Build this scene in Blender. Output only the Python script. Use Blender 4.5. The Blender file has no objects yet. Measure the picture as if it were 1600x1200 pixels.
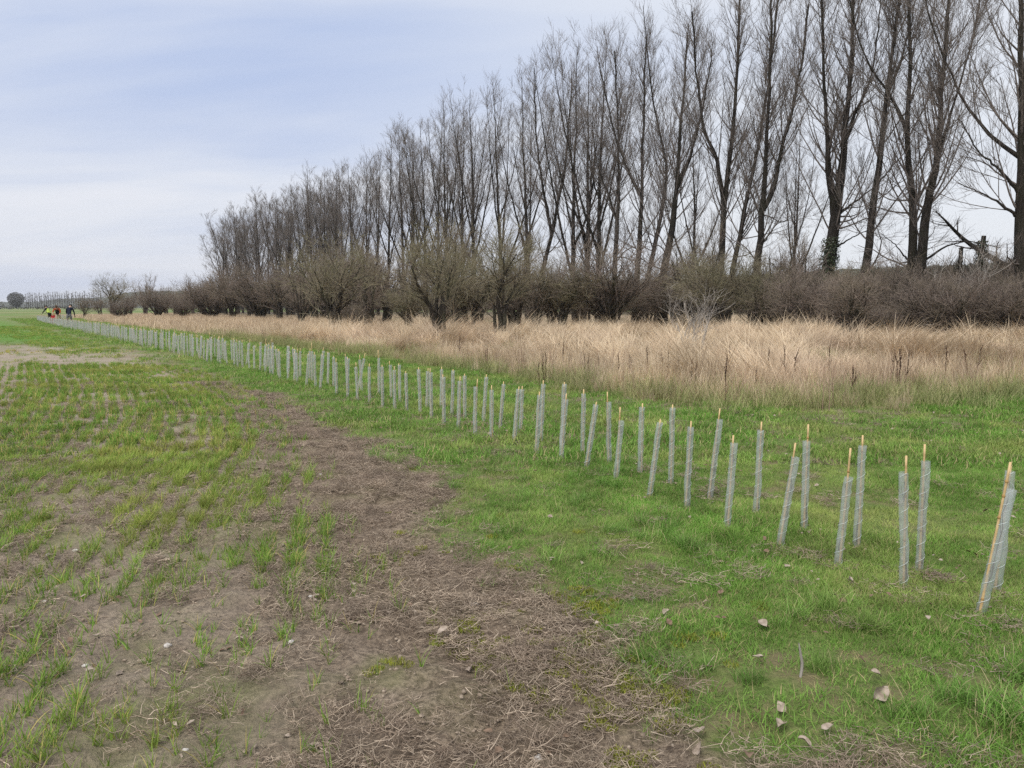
import bpy, math, random
import numpy as np
from mathutils import Vector, Matrix
R = math.radians
rng = np.random.default_rng(11)
random.seed(5)
scene = bpy.context.scene
C = scene.collection

# ------------------------------------------------------------------ camera
CAM_H = 1.5
F = 1202.0                      # focal length in photograph pixels (1600 wide)
PITCH = math.atan(120.0 / F)    # horizon 120 px above the picture centre
cam_d = bpy.data.cameras.new('camera'); cam = bpy.data.objects.new('camera', cam_d); C.objects.link(cam)
cam_d.sensor_width = 36.0; cam_d.lens = 36.0 * F / 1600.0
cam_d.clip_start = 0.05; cam_d.clip_end = 12000
cam.location = (0, 0, CAM_H); cam.rotation_euler = (R(90) - PITCH, 0, 0)
scene.camera = cam

# ------------------------------------------------------------------ sky, sun, exposure
SUN_EL, SUN_AZ = 56.0, 215.0    # degrees; azimuth clockwise from +Y (behind the camera, to the left)
world = bpy.data.worlds.new('World'); scene.world = world; world.use_nodes = True
wn, wl = world.node_tree.nodes, world.node_tree.links
wn.clear()
def N(nodes, t, **kw):
    n = nodes.new(t)
    for k, v in kw.items(): setattr(n, k, v)
    return n
w_out = N(wn, 'ShaderNodeOutputWorld'); w_bg = N(wn, 'ShaderNodeBackground')
sky = N(wn, 'ShaderNodeTexSky', sky_type='NISHITA', sun_disc=False)
sky.sun_elevation = R(SUN_EL); sky.sun_rotation = R(SUN_AZ); sky.altitude = 20
sky.air_density = 1.2; sky.dust_density = 2.5
geo = N(wn, 'ShaderNodeTexCoord')
sep = N(wn, 'ShaderNodeSeparateXYZ'); wl.new(geo.outputs['Generated'], sep.inputs[0])
zc = N(wn, 'ShaderNodeMath', operation='MAXIMUM'); wl.new(sep.outputs['Z'], zc.inputs[0]); zc.inputs[1].default_value = 0.0
za = N(wn, 'ShaderNodeMath', operation='ADD'); wl.new(zc.outputs[0], za.inputs[0]); za.inputs[1].default_value = 0.16
dx = N(wn, 'ShaderNodeMath', operation='DIVIDE'); wl.new(sep.outputs['X'], dx.inputs[0]); wl.new(za.outputs[0], dx.inputs[1])
dy = N(wn, 'ShaderNodeMath', operation='DIVIDE'); wl.new(sep.outputs['Y'], dy.inputs[0]); wl.new(za.outputs[0], dy.inputs[1])
comb = N(wn, 'ShaderNodeCombineXYZ'); wl.new(dx.outputs[0], comb.inputs[0]); wl.new(dy.outputs[0], comb.inputs[1])
mp = N(wn, 'ShaderNodeMapping'); wl.new(comb.outputs[0], mp.inputs[0])
mp.inputs['Rotation'].default_value = (0, 0, R(-24)); mp.inputs['Scale'].default_value = (0.34, 0.85, 1); mp.inputs['Location'].default_value = (-4.4, 3.7, 0)
n1 = N(wn, 'ShaderNodeTexNoise'); wl.new(mp.outputs[0], n1.inputs['Vector'])
n1.inputs['Scale'].default_value = 1.0; n1.inputs['Detail'].default_value = 5.5; n1.inputs['Roughness'].default_value = 0.56; n1.inputs['Distortion'].default_value = 0.35
cr = N(wn, 'ShaderNodeValToRGB'); wl.new(n1.outputs['Fac'], cr.inputs[0])
cr.color_ramp.interpolation = 'B_SPLINE'
e = cr.color_ramp.elements
e[0].position = 0.33; e[0].color = (0.33, 0.455, 0.77, 1)
e[1].position = 0.63; e[1].color = (0.84, 0.85, 0.92, 1)
m = e.new(0.50); m.color = (0.69, 0.745, 0.87, 1)
# thicker, paler cloud towards the horizon
hz_ = N(wn, 'ShaderNodeMapRange', interpolation_type='SMOOTHSTEP'); wl.new(sep.outputs['Z'], hz_.inputs['Value'])
hz_.inputs['From Min'].default_value = 0.0; hz_.inputs['From Max'].default_value = 0.42
hz_.inputs['To Min'].default_value = 0.62; hz_.inputs['To Max'].default_value = 0.0
mx = N(wn, 'ShaderNodeMix', data_type='RGBA'); wl.new(hz_.outputs[0], mx.inputs['Factor']); wl.new(cr.outputs[0], mx.inputs['A']); mx.inputs['B'].default_value = (0.80, 0.815, 0.875, 1)
# brighter towards the right (east half of the view)
es = N(wn, 'ShaderNodeMapRange', interpolation_type='SMOOTHSTEP'); wl.new(sep.outputs['X'], es.inputs['Value'])
es.inputs['From Min'].default_value = -0.42; es.inputs['From Max'].default_value = 0.35; es.inputs['To Min'].default_value = 0.0; es.inputs['To Max'].default_value = 0.75
mx2 = N(wn, 'ShaderNodeMix', data_type='RGBA'); wl.new(es.outputs[0], mx2.inputs['Factor']); wl.new(mx.outputs['Result'], mx2.inputs['A']); mx2.inputs['B'].default_value = (0.82, 0.85, 0.90, 1)
skm = N(wn, 'ShaderNodeVectorMath', operation='SCALE'); wl.new(sky.outputs[0], skm.inputs[0]); skm.inputs['Scale'].default_value = 0.1
mx3 = N(wn, 'ShaderNodeMix', data_type='RGBA'); mx3.inputs['Factor'].default_value = 0.88
wl.new(skm.outputs[0], mx3.inputs['A']); wl.new(mx2.outputs['Result'], mx3.inputs['B'])
wl.new(mx3.outputs['Result'], w_bg.inputs['Color']); w_bg.inputs['Strength'].default_value = 0.52
wl.new(w_bg.outputs[0], w_out.inputs['Surface'])

sun_d = bpy.data.lights.new('sun', 'SUN'); sun = bpy.data.objects.new('sun', sun_d); C.objects.link(sun)
sun_d.energy = 1.5; sun_d.angle = R(40); sun_d.color = (1.0, 0.96, 0.90)
az = R(SUN_AZ)
sdir = Vector((math.sin(az) * math.cos(R(SUN_EL)), math.cos(az) * math.cos(R(SUN_EL)), math.sin(R(SUN_EL))))
sun.rotation_euler = (-sdir).to_track_quat('-Z', 'Y').to_euler(); sun.location = (0, 0, 60)
vs = scene.view_settings
vs.view_transform = 'Standard'; vs.look = 'None'; vs.gamma = 1.0; vs.use_curve_mapping = False; vs.exposure = 1.05
cy = scene.cycles
cy.max_bounces = 6; cy.diffuse_bounces = 3; cy.glossy_bounces = 2; cy.transmission_bounces = 4; cy.transparent_max_bounces = 24; cy.volume_bounces = 0
cy.use_denoising = False; cy.adaptive_threshold = 0.01
scene.render.film_transparent = False

# ------------------------------------------------------------------ helpers
def ray(px, py):
    u, v = (px - 800) / F, (600 - py) / F
    c, s = math.cos(PITCH), math.sin(PITCH)
    return np.array([u, c + v * s, -s + v * c])
def g(px, py, z=0.0):             # photograph pixel -> point on the ground
    d = ray(px, py); t = (z - CAM_H) / d[2]
    return d[0] * t, d[1] * t
def at(px, py, Y):                # photograph pixel -> point at distance Y
    d = ray(px, py); t = Y / d[1]
    return np.array([d[0] * t, Y, CAM_H + d[2] * t])

ords = lambda n: f"{n}{'th' if 10 <= n % 100 <= 20 else {1: 'st', 2: 'nd', 3: 'rd'}.get(n % 10, 'th')}"
_tabs = {}
def vnoise(x, y, seed=0):
    if seed not in _tabs: _tabs[seed] = np.random.default_rng(1000 + seed).random((256, 256))
    T = _tabs[seed]
    x = np.asarray(x, float); y = np.asarray(y, float)
    xi = np.floor(x).astype(int); yi = np.floor(y).astype(int); fx = x - xi; fy = y - yi
    fx = fx * fx * (3 - 2 * fx); fy = fy * fy * (3 - 2 * fy)
    a = T[xi & 255, yi & 255]; b = T[(xi + 1) & 255, yi & 255]; c = T[xi & 255, (yi + 1) & 255]; d = T[(xi + 1) & 255, (yi + 1) & 255]
    return (a * (1 - fx) + b * fx) * (1 - fy) + (c * (1 - fx) + d * fx) * fy
def fbm(x, y, seed=0, o=4):
    s = 0; a = 0.5; k = 0
    for i in range(o):
        s = s + a * vnoise(x * 2 ** i, y * 2 ** i, seed + i); k += a; a *= 0.5
    return s / k
def sstep(a, b, x):
    t = np.clip((x - a) / (b - a), 0, 1); return t * t * (3 - 2 * t)

def tag(o, label=None, cat=None, group=None, kind=None):
    if label: o['label'] = label
    if cat: o['category'] = cat
    if group: o['group'] = group
    if kind: o['kind'] = kind
    return o
def new_mesh(name, V, Fq=None, Ft=None, mats=(), attrs=None, smooth=False, midx=None):
    me = bpy.data.meshes.new(name)
    V = np.asarray(V, np.float32).reshape(-1, 3)
    polys = []; nq = 0 if Fq is None else len(Fq); nt = 0 if Ft is None else len(Ft)
    loops = []
    if nq: loops.append(np.asarray(Fq, np.int32).reshape(-1))
    if nt: loops.append(np.asarray(Ft, np.int32).reshape(-1))
    L = np.concatenate(loops) if loops else np.zeros(0, np.int32)
    me.vertices.add(len(V)); me.vertices.foreach_set('co', V.reshape(-1))
    me.loops.add(len(L)); me.loops.foreach_set('vertex_index', L)
    me.polygons.add(nq + nt)
    st = np.concatenate([np.arange(nq) * 4, nq * 4 + np.arange(nt) * 3]).astype(np.int32)
    me.polygons.foreach_set('loop_start', st)
    if midx is not None: me.polygons.foreach_set('material_index', np.asarray(midx, np.int32))
    me.update(calc_edges=True)
    if smooth: me.polygons.foreach_set('use_smooth', np.ones(nq + nt, bool))
    for k, a in (attrs or {}).items():
        at_ = me.attributes.new(k, 'FLOAT', 'POINT'); at_.data.foreach_set('value', np.asarray(a, np.float32).reshape(-1))
    for mt in mats: me.materials.append(mt)
    me.validate()
    return me
def link(name, me, parent=None, loc=(0, 0, 0), rz=0.0):
    o = bpy.data.objects.new(name, me); C.objects.link(o); o.location = loc; o.rotation_euler = (0, 0, rz)
    if parent: o.parent = parent
    return o
def empty(name, loc=(0, 0, 0), rz=0.0):
    o = bpy.data.objects.new(name, None); C.objects.link(o); o.location = loc; o.rotation_euler = (0, 0, rz); o.empty_display_size = 0.2
    return o

class MB:                          # collects pieces of one mesh
    def __init__(s): s.V = []; s.Q = []; s.T = []; s.A = []; s.n = 0; s.mq = []; s.mt = []
    def add(s, V, Q=None, T=None, a=None, mi=0):
        V = np.asarray(V, float).reshape(-1, 3)
        if Q is not None and len(Q): s.Q.append(np.asarray(Q).reshape(-1, 4) + s.n); s.mq += [mi] * len(s.Q[-1])
        if T is not None and len(T): s.T.append(np.asarray(T).reshape(-1, 3) + s.n); s.mt += [mi] * len(s.T[-1])
        s.V.append(V); s.A.append(np.full(len(V), 0.5) if a is None else np.broadcast_to(np.asarray(a, float), (len(V),))); s.n += len(V)
    def mesh(s, name, mats, smooth=False):
        return new_mesh(name, np.concatenate(s.V), np.concatenate(s.Q) if s.Q else None, np.concatenate(s.T) if s.T else None, mats, {'v': np.concatenate(s.A)}, smooth, s.mq + s.mt)

def tubes(P, Rd, n):               # P (N,S,3), Rd (N,S) -> verts, quads
    P = np.asarray(P, float); Rd = np.asarray(Rd, float); Nn, S, _ = P.shape
    T = np.gradient(P, axis=1); T /= np.linalg.norm(T, axis=2, keepdims=True) + 1e-9
    ref = np.zeros_like(T); m0 = T.mean(axis=1); use_x = np.abs(m0[:, 2]) > 0.8
    ref[use_x] = (1, 0, 0); ref[~use_x] = (0, 0, 1)
    U = np.cross(T, ref); U /= np.linalg.norm(U, axis=2, keepdims=True) + 1e-9; W = np.cross(T, U)
    a = np.arange(n) * 2 * math.pi / n
    ring = P[:, :, None, :] + Rd[:, :, None, None] * (np.cos(a)[None, None, :, None] * U[:, :, None, :] + np.sin(a)[None, None, :, None] * W[:, :, None, :])
    base = (np.arange(Nn) * S * n)[:, None, None] + (np.arange(S - 1) * n)[None, :, None]
    k = np.arange(n)[None, None, :]; k2 = (np.arange(n) + 1) % n
    k2 = k2[None, None, :]
    Q = np.stack([base + k, base + k2, base + n + k2, base + n + k], axis=-1).reshape(-1, 4)
    return ring.reshape(-1, 3), Q
def lathe(prof, n=12, c=(0, 0, 0)):  # prof list of (r, z)
    P = np.array([[(c[0] + r * math.cos(2 * math.pi * k / n), c[1] + r * math.sin(2 * math.pi * k / n), c[2] + z) for k in range(n)] for r, z in prof])
    S = len(prof); Q = [(i * n + k, i * n + (k + 1) % n, (i + 1) * n + (k + 1) % n, (i + 1) * n + k) for i in range(S - 1) for k in range(n)]
    return P.reshape(-1, 3), Q

# ------------------------------------------------------------------ materials
def mat(name):
    m = bpy.data.materials.new(name); m.use_nodes = True; nt = m.node_tree; nt.nodes.clear()
    out = nt.nodes.new('ShaderNodeOutputMaterial')
    return m, nt.nodes, nt.links, out
def rgba(c): return (c[0], c[1], c[2], 1)
def noise(nd, lk, vec, scale, detail=3, rough=0.55):
    n = N(nd, 'ShaderNodeTexNoise'); n.inputs['Scale'].default_value = scale; n.inputs['Detail'].default_value = detail; n.inputs['Roughness'].default_value = rough
    if vec is not None: lk.new(vec, n.inputs['Vector'])
    return n.outputs['Fac']
def mrange(nd, lk, val, a, b, c=0.0, d=1.0, smooth=True):
    n = N(nd, 'ShaderNodeMapRange'); n.interpolation_type = 'SMOOTHSTEP' if smooth else 'LINEAR'
    lk.new(val, n.inputs['Value']); n.inputs['From Min'].default_value = a; n.inputs['From Max'].default_value = b; n.inputs['To Min'].default_value = c; n.inputs['To Max'].default_value = d
    return n.outputs[0]
def mixc(nd, lk, fac, A, B, blend='MIX'):
    n = N(nd, 'ShaderNodeMix', data_type='RGBA', blend_type=blend)
    for sock, v in (('Factor', fac), ('A', A), ('B', B)):
        if isinstance(v, bpy.types.NodeSocket): lk.new(v, n.inputs[sock])
        elif sock == 'Factor': n.inputs[sock].default_value = v
        else: n.inputs[sock].default_value = rgba(v)
    return n.outputs['Result']
def mathn(nd, lk, op, a, b):
    n = N(nd, 'ShaderNodeMath', operation=op)
    for i, v in enumerate((a, b)):
        if isinstance(v, bpy.types.NodeSocket): lk.new(v, n.inputs[i])
        else: n.inputs[i].default_value = v
    return n.outputs[0]
def attr(nd, name):
    n = N(nd, 'ShaderNodeAttribute'); n.attribute_name = name; return n.outputs['Fac']
def principled(nd, lk, out, col, rough=0.8, spec=0.2, bump=None, bstr=0.3, bdist=0.01):
    p = N(nd, 'ShaderNodeBsdfPrincipled')
    if isinstance(col, bpy.types.NodeSocket): lk.new(col, p.inputs['Base Color'])
    else: p.inputs['Base Color'].default_value = rgba(col)
    p.inputs['Roughness'].default_value = rough; p.inputs['Specular IOR Level'].default_value = spec
    if bump is not None:
        b = N(nd, 'ShaderNodeBump'); b.inputs['Strength'].default_value = bstr; b.inputs['Distance'].default_value = bdist
        lk.new(bump, b.inputs['Height']); lk.new(b.outputs[0], p.inputs['Normal'])
    if out: lk.new(p.outputs[0], out.inputs['Surface'])
    return p
def blade_mat(name, a, b, c, patch=0.6, trans=0.25, c_amt=0.5, gloss=0.12, dry=None):
    """grass: per-blade mix of a and b, c in patches over the ground"""
    m, nd, lk, out = mat(name)
    pos = N(nd, 'ShaderNodeNewGeometry').outputs['Position']
    v = attr(nd, 'v')
    col = mixc(nd, lk, v, a, b)
    if dry is not None: col = mixc(nd, lk, mrange(nd, lk, v, dry[1], dry[1] + .02), col, dry[0])
    pn = mrange(nd, lk, noise(nd, lk, pos, patch, 3), 0.45, 0.68, 0.0, c_amt)
    col = mixc(nd, lk, pn, col, c)
    pn2 = mrange(nd, lk, noise(nd, lk, pos, patch * 4.3, 2), 0.3, 0.75, 0.75, 1.25)
    sc = N(nd, 'ShaderNodeVectorMath', operation='SCALE'); lk.new(col, sc.inputs[0]); lk.new(pn2, sc.inputs['Scale'])
    p = principled(nd, lk, None, sc.outputs[0], 0.55, gloss)
    t = N(nd, 'ShaderNodeBsdfTranslucent'); lk.new(sc.outputs[0], t.inputs['Color'])
    ms = N(nd, 'ShaderNodeMixShader'); ms.inputs[0].default_value = trans
    lk.new(p.outputs[0], ms.inputs[1]); lk.new(t.outputs[0], ms.inputs[2]); lk.new(ms.outputs[0], out.inputs['Surface'])
    return m
def plain(name, c1, c2, scale=8.0, rough=0.85, spec=0.15, bump=0.0, obj=True):
    m, nd, lk, out = mat(name)
    vec = N(nd, 'ShaderNodeTexCoord').outputs['Object'] if obj else N(nd, 'ShaderNodeNewGeometry').outputs['Position']
    f = noise(nd, lk, vec, scale, 4)
    col = mixc(nd, lk, mrange(nd, lk, f, 0.3, 0.7), c1, c2)
    principled(nd, lk, out, col, rough, spec, f if bump else None, bump, 0.02)
    return m
def bark_mat(name, c1, c2, moss=None, moss_amt=0.0):
    m, nd, lk, out = mat(name)
    vec = N(nd, 'ShaderNodeTexCoord').outputs['Object']
    mp_ = N(nd, 'ShaderNodeMapping'); lk.new(vec, mp_.inputs[0]); mp_.inputs['Scale'].default_value = (1, 1, 0.18)
    f = noise(nd, lk, mp_.outputs[0], 9.0, 5, 0.65)
    col = mixc(nd, lk, mrange(nd, lk, f, 0.35, 0.65), c1, c2)
    v = attr(nd, 'v')
    if moss is not None:
        mf = mrange(nd, lk, noise(nd, lk, vec, 1.1, 4), 0.42, 0.62, 0.0, moss_amt)
        col = mixc(nd, lk, mf, col, moss)
    sc = N(nd, 'ShaderNodeVectorMath', operation='SCALE'); lk.new(col, sc.inputs[0]); lk.new(mrange(nd, lk, v, 0, 1, 0.7, 1.35, False), sc.inputs['Scale'])
    principled(nd, lk, out, sc.outputs[0], 0.9, 0.1, f, 0.5, 0.03)
    return m

M = {}
M['verge'] = blade_mat('short_grass', (0.118, 0.255, 0.036), (0.255, 0.415, 0.090), (0.375, 0.405, 0.130), 0.6, 0.3, 0.7, dry=((0.46, 0.38, 0.20), .87))
M['tuft'] = blade_mat('long_grass', (0.095, 0.215, 0.030), (0.235, 0.390, 0.095), (0.330, 0.390, 0.115), 0.7, 0.25, 0.5, dry=((0.50, 0.42, 0.24), .90))
M['crop'] = blade_mat('crop_leaf', (0.135, 0.270, 0.040), (0.280, 0.400, 0.080), (0.400, 0.400, 0.105), 0.45, 0.3, 0.6, dry=((0.50, 0.41, 0.15), .84))
M['yellow_leaf'] = blade_mat('yellow_crop_leaf', (0.40, 0.38, 0.09), (0.50, 0.44, 0.12), (0.38, 0.30, 0.10), 0.8, 0.25, 0.4)
M['straw'] = blade_mat('dry_grass', (0.50, 0.375, 0.235), (0.82, 0.69, 0.50), (0.54, 0.41, 0.30), 0.25, 0.22, 0.65, dry=((0.24, 0.16, 0.11), .91))
M['straw_green'] = blade_mat('half_dry_grass', (0.22, 0.26, 0.085), (0.52, 0.45, 0.25), (0.19, 0.26, 0.08), 0.4, 0.22, 0.6)
M['weed_stem'] = blade_mat('weed_stem', (0.20, 0.125, 0.095), (0.36, 0.25, 0.19), (0.26, 0.17, 0.13), 0.3, 0.05, 0.5)
M['thatch'] = blade_mat('dead_stalk', (0.170, 0.125, 0.092), (0.60, 0.49, 0.37), (0.28, 0.215, 0.165), 1.5, 0.05, 0.6)
M['moss'] = blade_mat('moss', (0.20, 0.23, 0.035), (0.33, 0.33, 0.05), (0.17, 0.22, 0.05), 3.0, 0.2, 0.5)
M['bark'] = bark_mat('poplar_bark', (0.015, 0.013, 0.011), (0.038, 0.032, 0.027), (0.032, 0.032, 0.018), 0.35)
M['twig'] = bark_mat('poplar_twig', (0.110, 0.094, 0.083), (0.210, 0.180, 0.160))
M['haw_stem'] = bark_mat('hawthorn_bark', (0.030, 0.026, 0.022), (0.070, 0.060, 0.048), (0.06, 0.062, 0.035), 0.5)
M['haw_olive'] = bark_mat('hawthorn_twig_olive', (0.150, 0.128, 0.090), (0.270, 0.235, 0.165), (0.21, 0.205, 0.115), 0.6)
M['haw_brown'] = bark_mat('hawthorn_twig_brown', (0.145, 0.115, 0.094), (0.265, 0.215, 0.175), (0.21, 0.19, 0.12), 0.35)
M['haw_red'] = bark_mat('scrub_twig_reddish', (0.140, 0.112, 0.094), (0.255, 0.208, 0.176), (0.20, 0.175, 0.12), 0.4)
M['haw_pale'] = bark_mat('pale_grey_twig', (0.24, 0.215, 0.19), (0.40, 0.365, 0.32))
M['ivy'] = plain('ivy_leaf', (0.018, 0.030, 0.012), (0.045, 0.062, 0.022), 3.0, 0.45, 0.4)
M['dock'] = plain('dead_dock', (0.055, 0.030, 0.022), (0.13, 0.075, 0.050), 25.0)
M['cane'] = plain('bamboo', (0.46, 0.31, 0.14), (0.62, 0.45, 0.23), 14.0, 0.5, 0.35)
M['node'] = plain('bamboo_node', (0.30, 0.18, 0.07), (0.42, 0.27, 0.11), 30.0, 0.6)
M['whip'] = plain('sapling_bark', (0.075, 0.055, 0.04), (0.15, 0.11, 0.08), 30.0)
def plastic():
    m, nd, lk, out = mat('tree_guard_plastic')
    tc = N(nd, 'ShaderNodeTexCoord').outputs['Object']
    f = noise(nd, lk, tc, 7.0, 2)
    col = mixc(nd, lk, f, (0.58, 0.615, 0.605), (0.70, 0.73, 0.72))
    sz = N(nd, 'ShaderNodeSeparateXYZ'); lk.new(tc, sz.inputs[0])
    mud = mathn(nd, lk, 'MULTIPLY', mrange(nd, lk, sz.outputs['Z'], 0.0, 0.22, 1.0, 0.0), mrange(nd, lk, noise(nd, lk, tc, 45.0, 4), 0.42, 0.62, 0.0, 0.75))
    col = mixc(nd, lk, mud, col, (0.25, 0.20, 0.14))
    p = principled(nd, lk, None, col, 0.28, 0.5)
    tl = N(nd, 'ShaderNodeBsdfTranslucent'); lk.new(col, tl.inputs['Color'])
    a = N(nd, 'ShaderNodeMixShader'); a.inputs[0].default_value = 0.45; lk.new(p.outputs[0], a.inputs[1]); lk.new(tl.outputs[0], a.inputs[2])
    tr = N(nd, 'ShaderNodeBsdfTransparent'); tr.inputs['Color'].default_value = (0.95, 0.97, 0.965, 1)
    b = N(nd, 'ShaderNodeMixShader'); lk.new(mrange(nd, lk, f, 0.3, 0.7, 0.34, 0.50), b.inputs[0]); lk.new(tr.outputs[0], b.inputs[1]); lk.new(a.outputs[0], b.inputs[2])
    lk.new(b.outputs[0], out.inputs['Surface'])
    return m
M['plastic'] = plastic()
M['seam'] = plain('guard_seam', (0.55, 0.61, 0.61), (0.68, 0.73, 0.73), 40.0, 0.3, 0.5)
M['leaf'] = plain('fallen_leaf', (0.24, 0.19, 0.145), (0.42, 0.35, 0.285), 30.0, 0.8)
M['leaf_brown'] = plain('fallen_leaf_brown', (0.12, 0.08, 0.055), (0.24, 0.165, 0.115), 30.0, 0.8)
M['stone'] = plain('flint', (0.36, 0.33, 0.29), (0.62, 0.59, 0.55), 25.0, 0.7, 0.3, 0.3)

def ground_mat():
    m, nd, lk, out = mat('field_ground')
    pos = N(nd, 'ShaderNodeNewGeometry').outputs['Position']
    big = noise(nd, lk, pos, 0.45, 4); mid = noise(nd, lk, pos, 3.5, 5, 0.6); fine = noise(nd, lk, pos, 38.0, 5, 0.7); grit = noise(nd, lk, pos, 140.0, 3, 0.7)
    soil = mixc(nd, lk, mrange(nd, lk, mid, 0.32, 0.68), (0.195, 0.146, 0.104), (0.370, 0.292, 0.214))
    soil = mixc(nd, lk, mrange(nd, lk, big, 0.35, 0.65, 0, 0.5), soil, (0.265, 0.205, 0.148))
    soil = mixc(nd, lk, mrange(nd, lk, fine, 0.36, 0.60, 0.9, 0.0), soil, (0.105, 0.078, 0.058))  # dark colour in the low spots stands in for shade in fine holes
    soil = mixc(nd, lk, mrange(nd, lk, grit, 0.62, 0.75, 0.0, 0.45), soil, (0.50, 0.43, 0.35))
    soil = mixc(nd, lk, attr(nd, 'pale'), soil, (0.49, 0.425, 0.34))
    # thin green film of moss and algae on damp soil
    alg = mrange(nd, lk, noise(nd, lk, pos, 1.3, 4), 0.45, 0.68, 0.0, 0.55)
    soil = mixc(nd, lk, mathn(nd, lk, 'MULTIPLY', alg, attr(nd, 'alg')), soil, (0.20, 0.22, 0.08))
    lush = mixc(nd, lk, mid, (0.080, 0.200, 0.030), (0.150, 0.275, 0.052))
    col = mixc(nd, lk, attr(nd, 'lush'), soil, lush)
    vg = mixc(nd, lk, mrange(nd, lk, fine, 0.3, 0.7), (0.090, 0.145, 0.032), (0.205, 0.255, 0.080))
    vg = mixc(nd, lk, mrange(nd, lk, mid, 0.42, 0.66, 0, 0.85), vg, (0.23, 0.185, 0.105))
    col = mixc(nd, lk, attr(nd, 'verge'), col, vg)
    rg = mixc(nd, lk, mrange(nd, lk, mid, 0.3, 0.7), (0.22, 0.16, 0.095), (0.40, 0.30, 0.19))
    rg = mixc(nd, lk, mrange(nd, lk, big, 0.5, 0.7, 0, 0.5), rg, (0.14, 0.15, 0.065))
    col = mixc(nd, lk, attr(nd, 'rough'), col, rg)
    col = mixc(nd, lk, attr(nd, 'wood'), col, mixc(nd, lk, mid, (0.085, 0.068, 0.045), (0.15, 0.125, 0.075)))
    # far fields
    farn = N(nd, 'ShaderNodeMapping'); lk.new(pos, farn.inputs[0]); farn.inputs['Scale'].default_value = (0.0016, 0.012, 1); farn.inputs['Rotation'].default_value = (0, 0, 0.05)
    ff = noise(nd, lk, farn.outputs[0], 1.0, 2)
    rmp = N(nd, 'ShaderNodeValToRGB'); rmp.color_ramp.interpolation = 'CONSTANT'; lk.new(ff, rmp.inputs[0])
    el = rmp.color_ramp.elements; el[0].position = 0.0; el[0].color = (0.12, 0.175, 0.05, 1); el[1].position = 0.44; el[1].color = (0.21, 0.225, 0.095, 1)
    q = el.new(0.52); q.color = (0.13, 0.20, 0.06, 1); q = el.new(0.58); q.color = (0.28, 0.26, 0.14, 1); q = el.new(0.63); q.color = (0.13, 0.19, 0.055, 1)
    col = mixc(nd, lk, attr(nd, 'far'), col, rmp.outputs[0])
    h = mathn(nd, lk, 'ADD', mathn(nd, lk, 'MULTIPLY', mid, 1.2), mathn(nd, lk, 'MULTIPLY', fine, 0.6))
    h = mathn(nd, lk, 'ADD', h, mathn(nd, lk, 'MULTIPLY', grit, 0.15))
    principled(nd, lk, out, col, 0.9, 0.12, h, 1.0, 0.05)
    return m
M['ground'] = ground_mat()

# ------------------------------------------------------------------ layout curves (world metres, X as a function of distance Y)
def curve(pxs, extra_near=(), extra_far=()):
    P = list(extra_near) + [g(*p) for p in pxs] + list(extra_far)
    P = sorted(P, key=lambda p: p[1]); P = np.array(P)
    ys = np.linspace(0, 140, 2801); xs = np.interp(ys, P[:, 1], P[:, 0])
    k = np.ones(13) / 13; pad = np.pad(xs, 6, mode='edge'); xs = np.convolve(pad, k, 'valid')
    return lambda Y: np.interp(Y, ys, xs)
VERGE = [(1330, 1200), (1080, 1120), (900, 1000), (820, 920), (720, 800), (640, 745), (560, 690), (470, 645), (400, 615), (335, 590), (300, 575), (230, 556), (150, 535), (100, 522), (60, 512), (35, 505)]
x_verge = curve(VERGE, [(2.6, 0.5), (1.9, 1.5)], [(-62, 95), (-92, 140)])
CROP = [(620, 1200), (640, 1050), (575, 950), (490, 870), (430, 800), (440, 720), (425, 660), (385, 625), (330, 598)]
x_crop = curve(CROP, [(0.3, 0.5)], [(-11.3, 23.7), (-17.8, 32.8), (-34.8, 56), (-46, 72), (-62, 95), (-92, 140)])
x_row = curve([], [(-0.9, 0), (-1.5, 3), (-2.1, 5.5), (-2.7, 8.5), (-3.7, 11)], [(-6.0, 15.3), (-11.3, 23.7), (-17.8, 32.8), (-34.8, 56), (-46, 72), (-62, 95), (-92, 140)])
ROUGH = [(1600, 625), (1400, 635), (1250, 640), (1100, 637), (980, 622), (850, 602), (700, 578), (600, 562), (450, 543), (330, 526), (230, 513), (150, 503)]
rp = np.array(sorted([g(*p) for p in ROUGH] + [(-62, 110), (-90, 150), (14, 12.6), (24, 13.5)], key=lambda p: p[0]))
def y_rough(X): return np.interp(X, rp[:, 0], rp[:, 1])
WOOD = [(1600, 528), (1300, 529), (1000, 512), (800, 512), (600, 507), (450, 503), (330, 494)]
wp = np.array(sorted([g(*p) for p in WOOD] + [(-80, 190), (-130, 260), (40, 34), (60, 34)], key=lambda p: p[0]))
def y_wood(X): return np.interp(X, wp[:, 0], wp[:, 1])

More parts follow.
